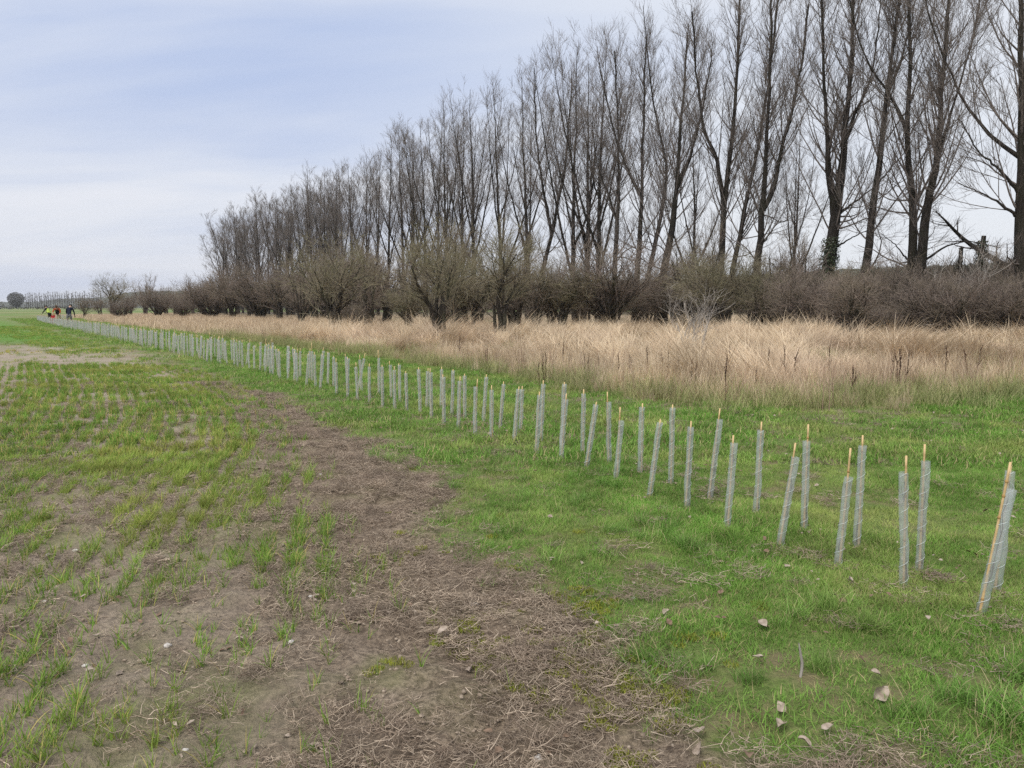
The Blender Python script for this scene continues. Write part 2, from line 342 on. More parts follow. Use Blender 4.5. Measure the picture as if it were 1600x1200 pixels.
def zones(x, y):
    x = np.asarray(x, float); y = np.asarray(y, float)
    wob = (fbm(x * 1.6, y * 1.6, 3, 4) - 0.5) * np.clip(0.9 - y * 0.01, 0.4, 1) + (fbm(x * 7, y * 7, 8, 3) - 0.5) * 0.35
    near = 1 + 0.6 * np.exp(-y / 4)
    verge = sstep(-0.22, 0.30, x - x_verge(y) + wob * near)
    rough = sstep(-0.5, 0.6, (y - y_rough(x)) + (fbm(x * .9, y * .9, 21, 3) - 0.5) * 2.4)
    wood = sstep(-2.0, 3.5, (y - y_wood(x)) + (fbm(x * .4, y * .4, 31, 3) - 0.5) * 4)
    onleft = x < x_verge(y) - 6
    rough = np.where(onleft, 0, rough); wood = np.where(onleft, 0, wood)
    return verge, rough, wood
def height(x, y):
    x = np.asarray(x, float); y = np.asarray(y, float)
    v = sstep(-0.2, 0.5, x - x_verge(y)); nearw = np.exp(-(y / 60.0) ** 2)
    z = (fbm(x * .22, y * .22, 41, 3) - .5) * 0.10 * nearw
    soil = (fbm(x * 3.1, y * 3.1, 45, 4) - .5) * 0.090 + (fbm(x * 9, y * 9, 51, 3) - .5) * 0.060
    gr = (fbm(x * 1.4, y * 1.4, 55, 3) - .5) * 0.07
    return z + nearw * (soil * (1 - v) + gr * v) + v * 0.05 * nearw
def row_s(x, y):                 # signed distance to the left of the row guide curve
    yy = np.linspace(0, 110, 700); xx = x_row(yy); out = np.empty(len(x)); th = np.empty(len(x))
    dxx = np.gradient(xx, yy)
    for i in range(0, len(x), 4000):
        X = x[i:i + 4000, None]; Y = y[i:i + 4000, None]
        d = (X - xx) ** 2 + (Y - yy) ** 2; j = d.argmin(1)
        out[i:i + 4000] = np.sqrt(d[np.arange(len(j)), j]) * np.where(X[:, 0] < xx[j], 1, -1); th[i:i + 4000] = dxx[j]
    return out, th

# ------------------------------------------------------------------ ground
def lines(a, b, step, lo, hi, gr):
    c = list(np.arange(a, b, step)); s = step; p = c[-1]
    while p < hi: s *= gr; p += s; c.append(p)
    s = step; p = c[0]; f = []
    while p > lo: s *= gr; p -= s; f.append(p)
    return np.array(f[::-1] + c)
gx = lines(-5.0, 5.0, 0.045, -4200, 4200, 1.075); gy = lines(1.6, 9.0, 0.045, -500, 5200, 1.045)
GX, GY = np.meshgrid(gx, gy); fx, fy = GX.ravel(), GY.ravel()
ver, rou, woo = zones(fx, fy)
far = sstep(100, 130, fy + (fbm(fx * .05, fy * .05, 61, 2) - .5) * 20); far = np.where((fx > x_verge(np.clip(fy, 0, 140)) - 1) & (fy < 260), 0, far)
left_field = fx < x_crop(np.clip(fy, 0, 140))
lush = np.where(left_field, sstep(24, 40, fy + (fbm(fx * .2, fy * .2, 65, 3) - .5) * 14), 0) * 0.95
pgx, pgy = g(60, 562)
pale = np.exp(-(((fx - pgx) / 7.0) ** 2 + ((fy - pgy) / 3.3) ** 2)) * 0.9
pale = np.clip(pale * (fbm(fx * .55 + fy * .35, fy * 1.3, 71, 3) * 3.4 - 1.2), 0, 0.5)
alg = np.where(left_field, 1.0, 0.5)
pale = np.maximum(pale, sstep(-.2, .9, x_crop(np.clip(fy, 0, 140)) - fx) * (.45 + .55 * sstep(3.0, 6.5, fy)) * (0.16 + 0.75 * np.clip(fbm(fx * .7, fy * .7, 72, 3) - .2, 0, 1)) * (fy < 30))
gz = height(fx, fy)
nx_, ny_ = len(gx), len(gy)
ii = (np.arange(ny_ - 1)[:, None] * nx_ + np.arange(nx_ - 1)[None, :]).ravel()
GQ = np.stack([ii, ii + 1, ii + 1 + nx_, ii + nx_], 1)
me = new_mesh('ground', np.stack([fx, fy, gz], 1), GQ, None, [M['ground']], {'verge': ver, 'rough': rou, 'wood': woo, 'far': far, 'lush': lush, 'pale': pale, 'alg': alg}, True)
tag(link('ground', me), 'bare brown soil, crop field and grass verge running to the horizon', 'ground', kind='structure')

# ------------------------------------------------------------------ scatter by geometry nodes (uncountable stuff only)
def scatter(name, x, y, variants, scl, label, cat, rot=None, z=None, tilt=0.12, seed=1, parent=None):
    r = np.random.default_rng(seed); n = len(x)
    if z is None: z = height(x, y)
    if rot is None: rot = np.stack([r.normal(0, tilt, n), r.normal(0, tilt, n), r.random(n) * 6.283], 1)
    scl = np.asarray(scl, float); scl = np.repeat(scl[:, None], 3, 1) if scl.ndim == 1 else scl
    me = bpy.data.meshes.new(name); me.vertices.add(n)
    me.vertices.foreach_set('co', np.stack([x, y, z], 1).astype(np.float32).ravel())
    for k, v in (('rot', rot), ('scl', scl)):
        a = me.attributes.new(k, 'FLOAT_VECTOR', 'POINT'); a.data.foreach_set('vector', v.astype(np.float32).ravel())
    a = me.attributes.new('idx', 'INT', 'POINT'); a.data.foreach_set('value', r.integers(0, len(variants), n).astype(np.int32))
    o = link(name, me)
    ng = bpy.data.node_groups.new(name + '_nodes', 'GeometryNodeTree')
    ng.interface.new_socket('Geometry', in_out='INPUT', socket_type='NodeSocketGeometry'); ng.interface.new_socket('Geometry', in_out='OUTPUT', socket_type='NodeSocketGeometry')
    nd, lk = ng.nodes, ng.links
    gi = nd.new('NodeGroupInput'); go = nd.new('NodeGroupOutput'); ins = nd.new('GeometryNodeInstanceOnPoints'); jn = nd.new('GeometryNodeJoinGeometry')
    for i, vm in enumerate(variants):
        so = bpy.data.objects.new(vm.name, vm)
        oi = nd.new('GeometryNodeObjectInfo'); oi.inputs['Object'].default_value = so; oi.inputs['As Instance'].default_value = True
        lk.new(oi.outputs['Geometry'], jn.inputs[0])
    def na(nm, dt):
        q = nd.new('GeometryNodeInputNamedAttribute'); q.data_type = dt; q.inputs['Name'].default_value = nm; return q.outputs['Attribute']
    eu = nd.new('FunctionNodeEulerToRotation'); lk.new(na('rot', 'FLOAT_VECTOR'), eu.inputs[0])
    lk.new(gi.outputs[0], ins.inputs['Points']); lk.new(jn.outputs[0], ins.inputs['Instance']); ins.inputs['Pick Instance'].default_value = True
    lk.new(na('idx', 'INT'), ins.inputs['Instance Index']); lk.new(eu.outputs[0], ins.inputs['Rotation']); lk.new(na('scl', 'FLOAT_VECTOR'), ins.inputs['Scale'])
    lk.new(ins.outputs[0], go.inputs[0])
    md = o.modifiers.new('scatter', 'NODES'); md.node_group = ng
    tag(o, label, cat, kind='stuff')
    return o

def blades(name, n, rad, hmin, hmax, w, th0, bend, material, seed, S=4, az_bias=None, az_spread=math.pi, vpow=1.0, z0=-0.01):
    r = np.random.default_rng(seed)
    rr = rad * np.sqrt(r.random(n)); pa = r.random(n) * 6.283
    base = np.stack([rr * np.cos(pa), rr * np.sin(pa), np.full(n, z0)], 1)
    az_ = r.random(n) * 6.283 if az_bias is None else az_bias + r.normal(0, az_spread, n)
    L = hmin + (hmax - hmin) * r.random(n); t0 = r.uniform(th0[0], th0[1], n); bd = r.uniform(bend[0], bend[1], n)
    t = np.linspace(0, 1, S + 1); P = np.zeros((n, S + 1, 3)); P[:, 0] = base
    tw = r.normal(0, 0.35, n)
    for i in range(S):
        th = t0 + bd * (t[i] + t[i + 1]) / 2; a = az_ + tw * t[i]
        P[:, i + 1] = P[:, i] + (L / S)[:, None] * np.stack([np.sin(th) * np.cos(a), np.sin(th) * np.sin(a), np.cos(th)], 1)
    P[:, 1:, 2] = np.maximum(P[:, 1:, 2], z0 + 0.012)
    wd = w * (0.7 + 0.6 * r.random(n)); fa = az_ + math.pi / 2 + r.normal(0, 0.5, n)
    side = np.stack([np.cos(fa), np.sin(fa), np.zeros(n)], 1)
    prof = (1 - t ** 1.6) ** 0.8; prof[-1] = 0.04
    A = P - side[:, None] * (wd[:, None] * prof)[:, :, None] / 2; B = P + side[:, None] * (wd[:, None] * prof)[:, :, None] / 2
    V = np.stack([A, B], 2).reshape(-1, 3)
    b = (np.arange(n) * (S + 1) * 2)[:, None] + (np.arange(S) * 2)[None]
    Q = np.stack([b, b + 1, b + 3, b + 2], -1).reshape(-1, 4)
    v = np.repeat(r.random(n) ** vpow, (S + 1) * 2)
    return new_mesh(name, V, Q, None, [material], {'v': v}, True)
def stalks(name, n, rad, lmin, lmax, r0, material, seed, lift=0.03, S=3, up=0.12):
    r = np.random.default_rng(seed)
    rr = rad * np.sqrt(r.random(n)); pa = r.random(n) * 6.283; az_ = r.random(n) * 6.283; L = r.uniform(lmin, lmax, n)
    P = np.zeros((n, S, 3)); el = np.abs(r.normal(0, up, n))
    for i in range(S):
        f = i / (S - 1); a = az_ + r.normal(0, 0.25, n) * i
        P[:, i] = np.stack([rr * np.cos(pa) + np.cos(a) * L * f, rr * np.sin(pa) + np.sin(a) * L * f, 0.004 + lift * r.random(n) * 0.6 + np.sin(el) * L * f + 0.008 * r.random(n)], 1)
    V, Q = tubes(P, (r0 * (0.6 + 0.8 * r.random(n)))[:, None] * np.linspace(1, 0.55, S)[None], 3)
    return new_mesh(name, V, Q, None, [material], {'v': np.repeat(r.random(n) ** 1.4, S * 3)}, True)

def sample(y0, y1, dens, seed, xl=None, xr=None):
    """random ground points between two distances, a bit wider than the view"""
    r = np.random.default_rng(seed); w = lambda Y: 0.72 * Y + 1.6
    W = w(y1); n = int((y1 - y0) * 2 * W * dens)
    x = r.uniform(-W, W, n); y = r.uniform(y0, y1, n); k = np.abs(x) < w(y)
    return x[k], y[k], r

def cat_(*a): return [np.concatenate(z) for z in zip(*a)]

# --- short green grass of the verge, three sizes of patch for near, middle and far
def verge_pts(y0, y1, dens, seed, thr=0.35):
    x, y, r = sample(y0, y1, dens, seed); v, ro, wo = zones(x, y)
    bald = fbm(x * 1.1, y * 1.1, 91, 3)
    p = v * (1 - 0.93 * ro) * np.clip((bald - 0.30) * 6, 0.34, 1)
    edge = np.clip((x - x_verge(y)) / 1.3, 0, 1); p = p * (0.34 + 0.66 * edge)
    k = r.random(len(x)) < p
    return x[k], y[k], r
vg_near = [blades('grass_patch', 54, 0.095, 0.025, 0.085, 0.0036, (0.1, 0.9), (0.2, 1.3), M['verge'], 100 + i, 3) for i in range(5)]
vg_mid = [blades('grass_patch', 70, 0.22, 0.035, 0.11, 0.0075, (0.1, 0.8), (0.2, 1.2), M['verge'], 110 + i, 3) for i in range(4)]
vg_far = [blades('grass_patch', 80, 0.55, 0.05, 0.15, 0.020, (0.1, 0.8), (0.2, 1.2), M['verge'], 120 + i, 2) for i in range(4)]
x, y, r = verge_pts(1.6, 7.0, 620, 1); s = 0.40 + 0.95 * fbm(x * 1.3, y * 1.3, 95, 3) ** 1.7
scatter('verge_grass', x, y, vg_near, s, 'short mown green grass of the verge around the nearest guards', 'grass', seed=2)
x, y, r = verge_pts(7.0, 22.0, 80, 3); s = 0.6 + 0.7 * fbm(x * 1.1, y * 1.1, 95, 3)
scatter('verge_grass', x, y, vg_mid, s, 'mown green grass of the verge along the middle of the guard rows', 'grass', seed=4)
x, y, r = verge_pts(22.0, 100.0, 5.0, 5); s = 0.6 + 0.6 * r.random(len(x))
scatter('verge_grass', x, y, vg_far, s, 'green grass strip along the distant guard rows', 'grass', seed=6)
# --- longer tufts
tf = [blades('tuft', 70, 0.09, 0.09, 0.24, 0.0042, (0.05, 0.6), (0.3, 1.5), M['tuft'], 130 + i, 4) for i in range(4)]
x, y, r = sample(1.8, 14, 14, 7); v, ro, wo = zones(x, y); q = fbm(x * .9, y * .9, 97, 3)
k = (v > 0.6) & (ro < 0.5) & (r.random(len(x)) < np.clip((q - 0.50) * 5, 0.0, 1)); x, y = x[k], y[k]
tp = [(600, 722, 1.5), (585, 715, 1.3), (620, 728, 1.2), (905, 792, 1.2), (890, 800, 1), (1060, 858, 1.5), (1085, 866, 1.3), (1040, 846, 1.2), (1000, 828, 1.2), (960, 845, 1.2), (1010, 1050, 1.2), (1300, 965, 1.4), (1330, 985, 1.3), (1350, 1000, 1.2),
      (1240, 980, 1.2), (1280, 1060, 1.2), (1500, 1120, 1.5), (1560, 1150, 1.6), (1590, 1090, 1.4), (1420, 1130, 1.2), (1080, 1050, 1.1), (775, 745, 1.1), (745, 720, 1), (355, 587, 1.2), (1180, 1085, 1.0), (820, 760, 1.0), (690, 770, .9)]
tx = np.array([g(a, b) for a, b, c in tp]); ts = np.array([c for a, b, c in tp])
sx = np.repeat(tx[:, 0], 4) + rng.normal(0, .05, len(tx) * 4); sy = np.repeat(tx[:, 1], 4) + rng.normal(0, .06, len(tx) * 4)
scatter('grass_tufts', np.concatenate([x, sx]), np.concatenate([y, sy]), tf, np.concatenate([0.4 + 0.4 * r.random(len(x)), np.repeat(ts, 4) * rng.uniform(.32, .58, len(sx))]), 'longer dark green grass tufts standing out of the mown verge', 'grass', seed=8)

# --- crop seedlings in curved drill rows
seed_v = [blades('seedling', 7, 0.014, 0.055, 0.14, 0.0052, (0.05, 0.5), (0.2, 1.1), M['crop'], 140 + i, 4) for i in range(6)]
seed_m = [blades('seedling', 12, 0.05, 0.06, 0.13, 0.0080, (0.05, 0.5), (0.2, 1.0), M['crop'], 150 + i, 3) for i in range(5)]
seed_f = [blades('seedling', 30, 0.22, 0.06, 0.13, 0.015, (0.05, 0.5), (0.2, 0.9), M['crop'], 160 + i, 2) for i in range(4)]
PITCH_ROW = 0.18
def crop_pts(y0, y1, dens, seed, jit):
    x, y, r = sample(y0, y1, dens, seed); k = x < x_crop(y) + 0.5; x, y = x[k], y[k]
    s, th = row_s(x, y)
    snap = np.round(s / PITCH_ROW) * PITCH_ROW; dlt = snap - s + r.normal(0, jit, len(s))
    nrm = np.stack([-np.ones_like(th), th], 1) / np.sqrt(1 + th ** 2)[:, None]   # towards the field
    x = x + nrm[:, 0] * dlt; y = y + nrm[:, 1] * dlt
    edge = sstep(-0.45, 0.10, x_crop(y) + .15 - x + (fbm(x * 2, y * 2, 75, 3) - .5) * 0.7)
    base = np.interp(y, [1.5, 2.8, 3.6, 4.6, 6, 10, 16, 30], [.16, .26, .50, .82, 1, 1, 1, 1.0])
    streak = vnoise(np.round(s / PITCH_ROW) * 0.37, y * 0.11, 77)
    track = np.clip((vnoise(s * 1.05 + 7.3, y * 0.07, 74) - 0.26) * 4.5, 0.14, 1)   # bare bands along the drilling
    patch = fbm(x * .85, y * .85, 78, 3)
    pal = np.exp(-(((x - pgx) / 7.0) ** 2 + ((y - pgy) / 3.3) ** 2))
    p = edge * base * track * np.clip((patch - 0.25) * 3.2, 0.20, 1) * np.clip((fbm(x * 3.1, y * 3.1, 76, 2) - .25) * 3.2, .15, 1) * np.clip(0.75 + 1.0 * (streak - 0.4), 0.35, 1) * np.clip(1 - 0.9 * pal * np.clip(fbm(x * .55 + y * .35, y * 1.3, 71, 3) * 3 - .7, .2, 1.1), 0.12, 1)
    k = r.random(len(x)) < p
    return x[k], y[k], r
x, y, r = crop_pts(1.6, 7.5, 3600, 21, 0.030)
scatter('crop_seedlings', x, y, seed_v, (0.45 + 0.55 * r.random(len(x))), 'young cereal seedlings in sparse rows on the near bare soil', 'crop', seed=22)
x, y, r = crop_pts(7.5, 20, 760, 23, 0.023)
scatter('crop_seedlings', x, y, seed_m, 0.6 + 0.55 * r.random(len(x)), 'young cereal seedlings in curving drill rows', 'crop', seed=24)
x, y, r = crop_pts(20, 60, 34.0, 25, 0.04)
scatter('crop_seedlings', x, y, seed_f, 0.5 + 0.5 * r.random(len(x)), 'dense green cereal crop farther down the field', 'crop', seed=26)
# yellowing plants around the pale bare patch
yl = [blades('yellow_plant', 14, 0.07, 0.05, 0.12, 0.014, (0.2, 0.9), (0.2, 1.0), M['yellow_leaf'], 170 + i, 3) for i in range(3)]
x, y, r = sample(15, 30, 7, 27); rr_ = ((x - pgx) / 7.4) ** 2 + ((y - pgy) / 4.0) ** 2
k = (x < x_crop(y) - .5) & (r.random(len(x)) < np.exp(-((rr_ - 0.85) / 0.42) ** 2) * (fbm(x * .7, y * .7, 79, 2) > .46) * 0.8)
x, y = x[k], y[k]; s_, th = row_s(x, y); dl = np.round(s_ / .21) * .21 - s_; x = x - dl / np.sqrt(1 + th ** 2)
scatter('yellowed_crop', x, y, yl, 0.7 + 0.6 * r.random(len(x)), 'yellowed stunted plants around the pale bare patch', 'crop', seed=28)

# --- dead stalks and thatch lying on the soil, and moss
stk = [stalks('stalk_litter', 40, 0.12, 0.02, 0.085, 0.0017, M['thatch'], 180 + i) for i in range(5)] + [stalks('stalk_mat', 60, 0.085, 0.02, 0.09, 0.0013, M['thatch'], 190 + i, 0.05, 3, 0.3) for i in range(3)]
x, y, r = sample(1.6, 15, 220, 31); v, ro, wo = zones(x, y)
soilw = (1 - v * 0.85) * np.where(x < x_crop(y) - 0.4, 0.35, 1.0)
mid_strip = np.exp(-((x - 0.5 * (x_crop(y) + x_verge(y))) / (0.25 * np.abs(x_verge(y) - x_crop(y)) + 0.35)) ** 2)
cl = fbm(x * 1.7, y * 1.7, 83, 3)
k = (r.random(len(x)) < soilw * np.clip((cl - 0.40) * 5, 0.05, 1) * (0.45 + 0.6 * mid_strip) * 1.0) & (ro < .3)
x, y = x[k], y[k]
xa, ya, ra_ = sample(1.6, 12, 45, 37); va, _, _ = zones(xa, ya); ka = (va < .75) & (ra_.random(len(xa)) < .55); x = np.concatenate([x, xa[ka]]); y = np.concatenate([y, ya[ka]])
scatter('stalk_litter', x, y, stk, 0.55 + 0.55 * r.random(len(x)), 'brown dead stalks and thatch lying over the bare soil strip', 'plant litter', seed=32, tilt=0.05)
ms = [blades('moss_clump', 120, 0.055, 0.008, 0.026, 0.0042, (0.0, 0.7), (0.2, 1.0), M['moss'], 200 + i, 2) for i in range(3)]
mp_px = [(900, 955), (915, 960), (938, 970), (770, 970), (720, 975), (745, 1010), (760, 1020), (985, 1060), (1005, 1080), (1020, 1095), (985, 1110), (870, 1000), (880, 1010), (905, 1040), (930, 1050), (960, 1090), (1000, 1120), (890, 940), (1000, 1190), (960, 1190), (850, 1070), (820, 1040), (720, 1005), (600, 1045), (625, 865), (1215, 965), (1110, 1030), (640, 740), (745, 1025)]
P = np.array([g(*p) for p in mp_px]); P = np.repeat(P, 5, 0) + rng.normal(0, .075, (len(P) * 5, 2))
x, y, r = sample(1.8, 6, 9, 33); k = (np.abs(x - x_verge(y)) < 0.7) & (fbm(x * 2, y * 2, 87, 2) > .58); P = np.concatenate([P, np.stack([x[k], y[k]], 1)])
scatter('moss', P[:, 0], P[:, 1], ms, rng.uniform(.4, 1.1, len(P)), 'yellow green moss cushions along the soil edge', 'moss', z=height(P[:, 0], P[:, 1]) + .012, seed=34, tilt=0.05)
def flake(seed):
    r = np.random.default_rng(seed); mb = MB()
    for i in range(3):
        c = np.r_[r.normal(0, .09, 2), .012]; a = r.random() * 6.28; L = r.uniform(.012, .028); w = L * r.uniform(.35, .7); u = np.array([math.cos(a), math.sin(a), r.normal(0, .25)]); v_ = np.array([-math.sin(a), math.cos(a), r.normal(0, .25)]); up_ = np.array([0, 0, L * r.uniform(.1, .5)])
        mb.add([c - u * L, c - u * L * .3 + v_ * w + up_, c + u * L * .5 + v_ * w * .7 + up_, c + u * L, c + u * L * .4 - v_ * w * .8 + up_ * .7, c - u * L * .4 - v_ * w + up_, c + up_ * .1], None, [(6, k, (k + 1) % 6) for k in range(6)], a=r.random())
    return mb.mesh('leaf_flake', [M['leaf'] if seed % 2 else M['leaf_brown']])
fl_v = [flake(330 + i) for i in range(6)]
x, y, r = sample(1.7, 11, 5.0, 38); v, ro, wo = zones(x, y); k = (ro < .3) & (x > x_crop(y) - 1.5) & (r.random(len(x)) < .6); x, y = x[k], y[k]; v = v[k]
scatter('leaf_litter', x, y, fl_v, .45 + .6 * r.random(len(x)), 'small crumpled bits of dead leaf strewn over turf and soil', 'leaf litter', z=height(x, y) + v * .02, seed=39, tilt=.2)
# --- crumbs of soil
def crumb(seed):
    r = np.random.default_rng(seed); V = []; T = []
    ico = [(0, 0, 1), (.9, 0, .4), (.28, .85, .4), (-.72, .53, .4), (-.72, -.53, .4), (.28, -.85, .4), (.72, .53, -.4), (-.28, .85, -.4), (-.9, 0, -.4), (-.28, -.85, -.4), (.72, -.53, -.4)]
    t = [(0, 1, 2), (0, 2, 3), (0, 3, 4), (0, 4, 5), (0, 5, 1), (1, 6, 2), (2, 7, 3), (3, 8, 4), (4, 9, 5), (5, 10, 1), (6, 7, 2), (7, 8, 3), (8, 9, 4), (9, 10, 5), (10, 6, 1)]
    mb = MB()
    for i in range(7):
        rad = r.uniform(.006, .02); p = r.normal(0, .06, 2)
        mb.add(np.array(ico) * rad * r.uniform(.7, 1.3, (11, 1)) * (1, 1, .6) + (p[0], p[1], 0.002), None, t)
    return mb.mesh('soil_crumb', [M['crumb']], True)
M['crumb'] = plain('soil_crumb', (0.20, 0.155, 0.115), (0.37, 0.305, 0.235), 40, 0.95, 0.05, 0.4, False)
cv = [crumb(300 + i) for i in range(4)]
x, y, r = sample(1.6, 9, 130, 35); v, ro, wo = zones(x, y); k = (v < .4) & (fbm(x * 2.2, y * 2.2, 89, 2) > .42); x, y = x[k], y[k]
scatter('soil_crumbs', x, y, cv, 0.18 + 0.55 * r.random(len(x)) ** 3, 'small crumbs and clods of brown earth on the field', 'soil', seed=36)

# --- rough dry grass meadow
flow = lambda x, y: 6.283 * fbm(x * .16, y * .16, 101, 2) * 2.0
dry_st = [blades('dry_stand', 46, 0.20, 0.30, 0.72, 0.0052, (0.0, 0.25), (0.0, 0.8), M['straw'], 210 + i, 5) for i in range(4)]
dry_lo = [blades('dry_lodged', 64, 0.22, 0.6, 1.2, 0.0085, (0.30, 0.85), (0.5, 1.5), M['straw'], 220 + i, 5, 0.0, 0.45) for i in range(5)]
dry_fl = [blades('dry_flattened', 64, 0.30, 0.5, 1.1, 0.0085, (0.85, 1.4), (0.0, 0.5), M['straw'], 250 + i, 5, 0.0, 1.1) for i in range(3)]
red_st = [blades('weed_stems', 9, 0.16, 0.45, 0.85, 0.0075, (0.0, 0.2), (0.0, 0.25), M['weed_stem'], 260 + i, 4) for i in range(3)]
dry_gr = [blades('half_dry', 60, 0.20, 0.15, 0.50, 0.0060, (0.0, 0.5), (0.2, 1.2), M['straw_green'], 230 + i, 4) for i in range(4)]
dry_fa = [blades('dry_far', 60, 0.7, 0.35, 0.8, 0.014, (0.05, 0.6), (0.2, 1.0), M['straw'], 240 + i, 4) for i in range(4)]
def rough_pts(y0, y1, dens, seed):
    x, y, r = sample(y0, y1, dens, seed); v, ro, wo = zones(x, y)
    k = r.random(len(x)) < ro * (1 - 0.82 * wo)
    return x[k], y[k], r
x, y, r = rough_pts(10, 22, 15, 41); d = y - y_rough(x)
front = d < 3.4 + 2 * (fbm(x * .4, y * .4, 103, 2) - .5) * 3
x1, y1 = x[front], y[front]
scatter('dry_grass', x1, y1, dry_st, (0.72 + 0.45 * r.random(len(x1))) * np.clip(0.45 + 0.35 * d[front], 0.45, 1.0), 'fine upright pinkish dry grass along the front of the meadow', 'dry grass', seed=42)
x2, y2, r = rough_pts(12, 38, 12, 43); d2 = y2 - y_rough(x2); k = d2 > 2.0; x2, y2 = x2[k], y2[k]
rot = np.stack([r.normal(0, .12, len(x2)), r.normal(0, .12, len(x2)), flow(x2, y2) + np.where(r.random(len(x2)) < .3, r.normal(0, 1.3, len(x2)), r.normal(0, .25, len(x2)))], 1)
wd_ = np.clip((y_wood(x2) - y2) / 7.0, 0, 1) * .5 + .5
scatter('dry_grass', x2, y2, dry_lo + dry_fl, np.clip(-0.75 + 3.3 * fbm(x2 * .6, y2 * .6, 107, 3) ** 1.1, .18, 1.6) * r.uniform(.7, 1.2, len(x2)) * wd_ * .92, 'pale straw coloured tangled grass beaten flat in waves', 'dry grass', rot=rot, seed=44)
xw, yw, r = rough_pts(10.5, 34, 1.6, 49); kw = fbm(xw * .35, yw * .35, 111, 2) > .44; xw, yw = xw[kw], yw[kw]
scatter('weed_stems', xw, yw, red_st, .6 + .6 * r.random(len(xw)), 'thin reddish brown weed stems poking out of the dry grass', 'weeds', seed=50)
x, y, r = rough_pts(36, 120, 1.7, 45)
scatter('dry_grass', x, y, dry_fa, 0.6 + 0.5 * r.random(len(x)), 'tan dry grass running on beside the distant guards', 'dry grass', seed=46)
x, y, r = sample(9.5, 40, 16, 47); v, ro, wo = zones(x, y); d = y - y_rough(x)
gp = np.exp(-((d - 0.25) / 0.85) ** 2) * 1.0 + (0.06 + 0.30 * (fbm(x * .25, y * .25, 113, 2) > .56)) * (d > 0) + 0.6 * np.exp(-((y - y_wood(x) + 1.0) / 2.2) ** 2) * (fbm(x * .3, y * .3, 109, 2) > .45)
k = (x > x_verge(y) + 1.5) & (r.random(len(x)) < gp); x, y = x[k], y[k]
scatter('half_dry_grass', x, y, dry_gr, 0.55 + 0.7 * r.random(len(x)), 'green and straw mixed tussocks where verge meets meadow', 'grass', seed=48)

# ------------------------------------------------------------------ trees
def norm(a): return a / (np.linalg.norm(a, axis=-1, keepdims=True) + 1e-9)
def spawn(P, Rd, per, t0, t1, ang, lng, S, r, up=0.1, wander=0.12, rfac=0.6, rmin=0.004, taper=0.3, env=None, keep=None, rmax=9.0):
    """children of every branch of a level. per: children per branch (array or int)"""
    Nn, Sp, _ = P.shape; per = np.broadcast_to(np.asarray(per), (Nn,)).astype(int)
    pi = np.repeat(np.arange(Nn), per); n = len(pi)
    if n == 0: return np.zeros((0, S, 3)), np.zeros((0, S))
    t = t0 + (t1 - t0) * r.random(n); f = t * (Sp - 1); i = np.minimum(f.astype(int), Sp - 2); w = (f - i)[:, None]
    p = P[pi, i] * (1 - w) + P[pi, i + 1] * w; rad = Rd[pi, i] * (1 - w[:, 0]) + Rd[pi, i + 1] * w[:, 0]
    T = norm(P[pi, i + 1] - P[pi, i])
    rv = r.normal(size=(n, 3)); rv -= (rv * T).sum(1, keepdims=True) * T; rv = norm(rv)
    a = r.uniform(ang[0], ang[1], n)[:, None]
    d = norm(T * np.cos(a) + rv * np.sin(a))
    L = r.uniform(lng[0], lng[1], n) * (1.0 - 0.45 * t)
    if env is not None: L = L * env(p, t)
    Q = np.zeros((n, S, 3)); Q[:, 0] = p
    for k in range(1, S):
        d = norm(d + r.normal(0, wander, (n, 3)) + np.array([0, 0, up])); Q[:, k] = Q[:, k - 1] + d * (L / (S - 1))[:, None]
    r0 = np.minimum(np.maximum(rad * rfac * r.uniform(.7, 1.0, n), rmin), rmax)
    RR = r0[:, None] * np.linspace(1, taper, S)[None]; RR = np.maximum(RR, rmin * 0.55)
    return Q, RR
def resample(pts, rad, S):
    pts = np.asarray(pts, float); d = np.r_[0, np.cumsum(np.linalg.norm(np.diff(pts, axis=0), axis=1))]
    # smooth (Catmull-Rom like through finer interpolation + blur)
    t = np.linspace(0, d[-1], S * 4); q = np.stack([np.interp(t, d, pts[:, k]) for k in range(3)], 1); rr = np.interp(t, d, rad)
    for _ in range(S // 2):
        q[1:-1] = (q[:-2] + 2 * q[1:-1] + q[2:]) / 4
    j = np.linspace(0, len(t) - 1, S).astype(int)
    return q[j], rr[j]
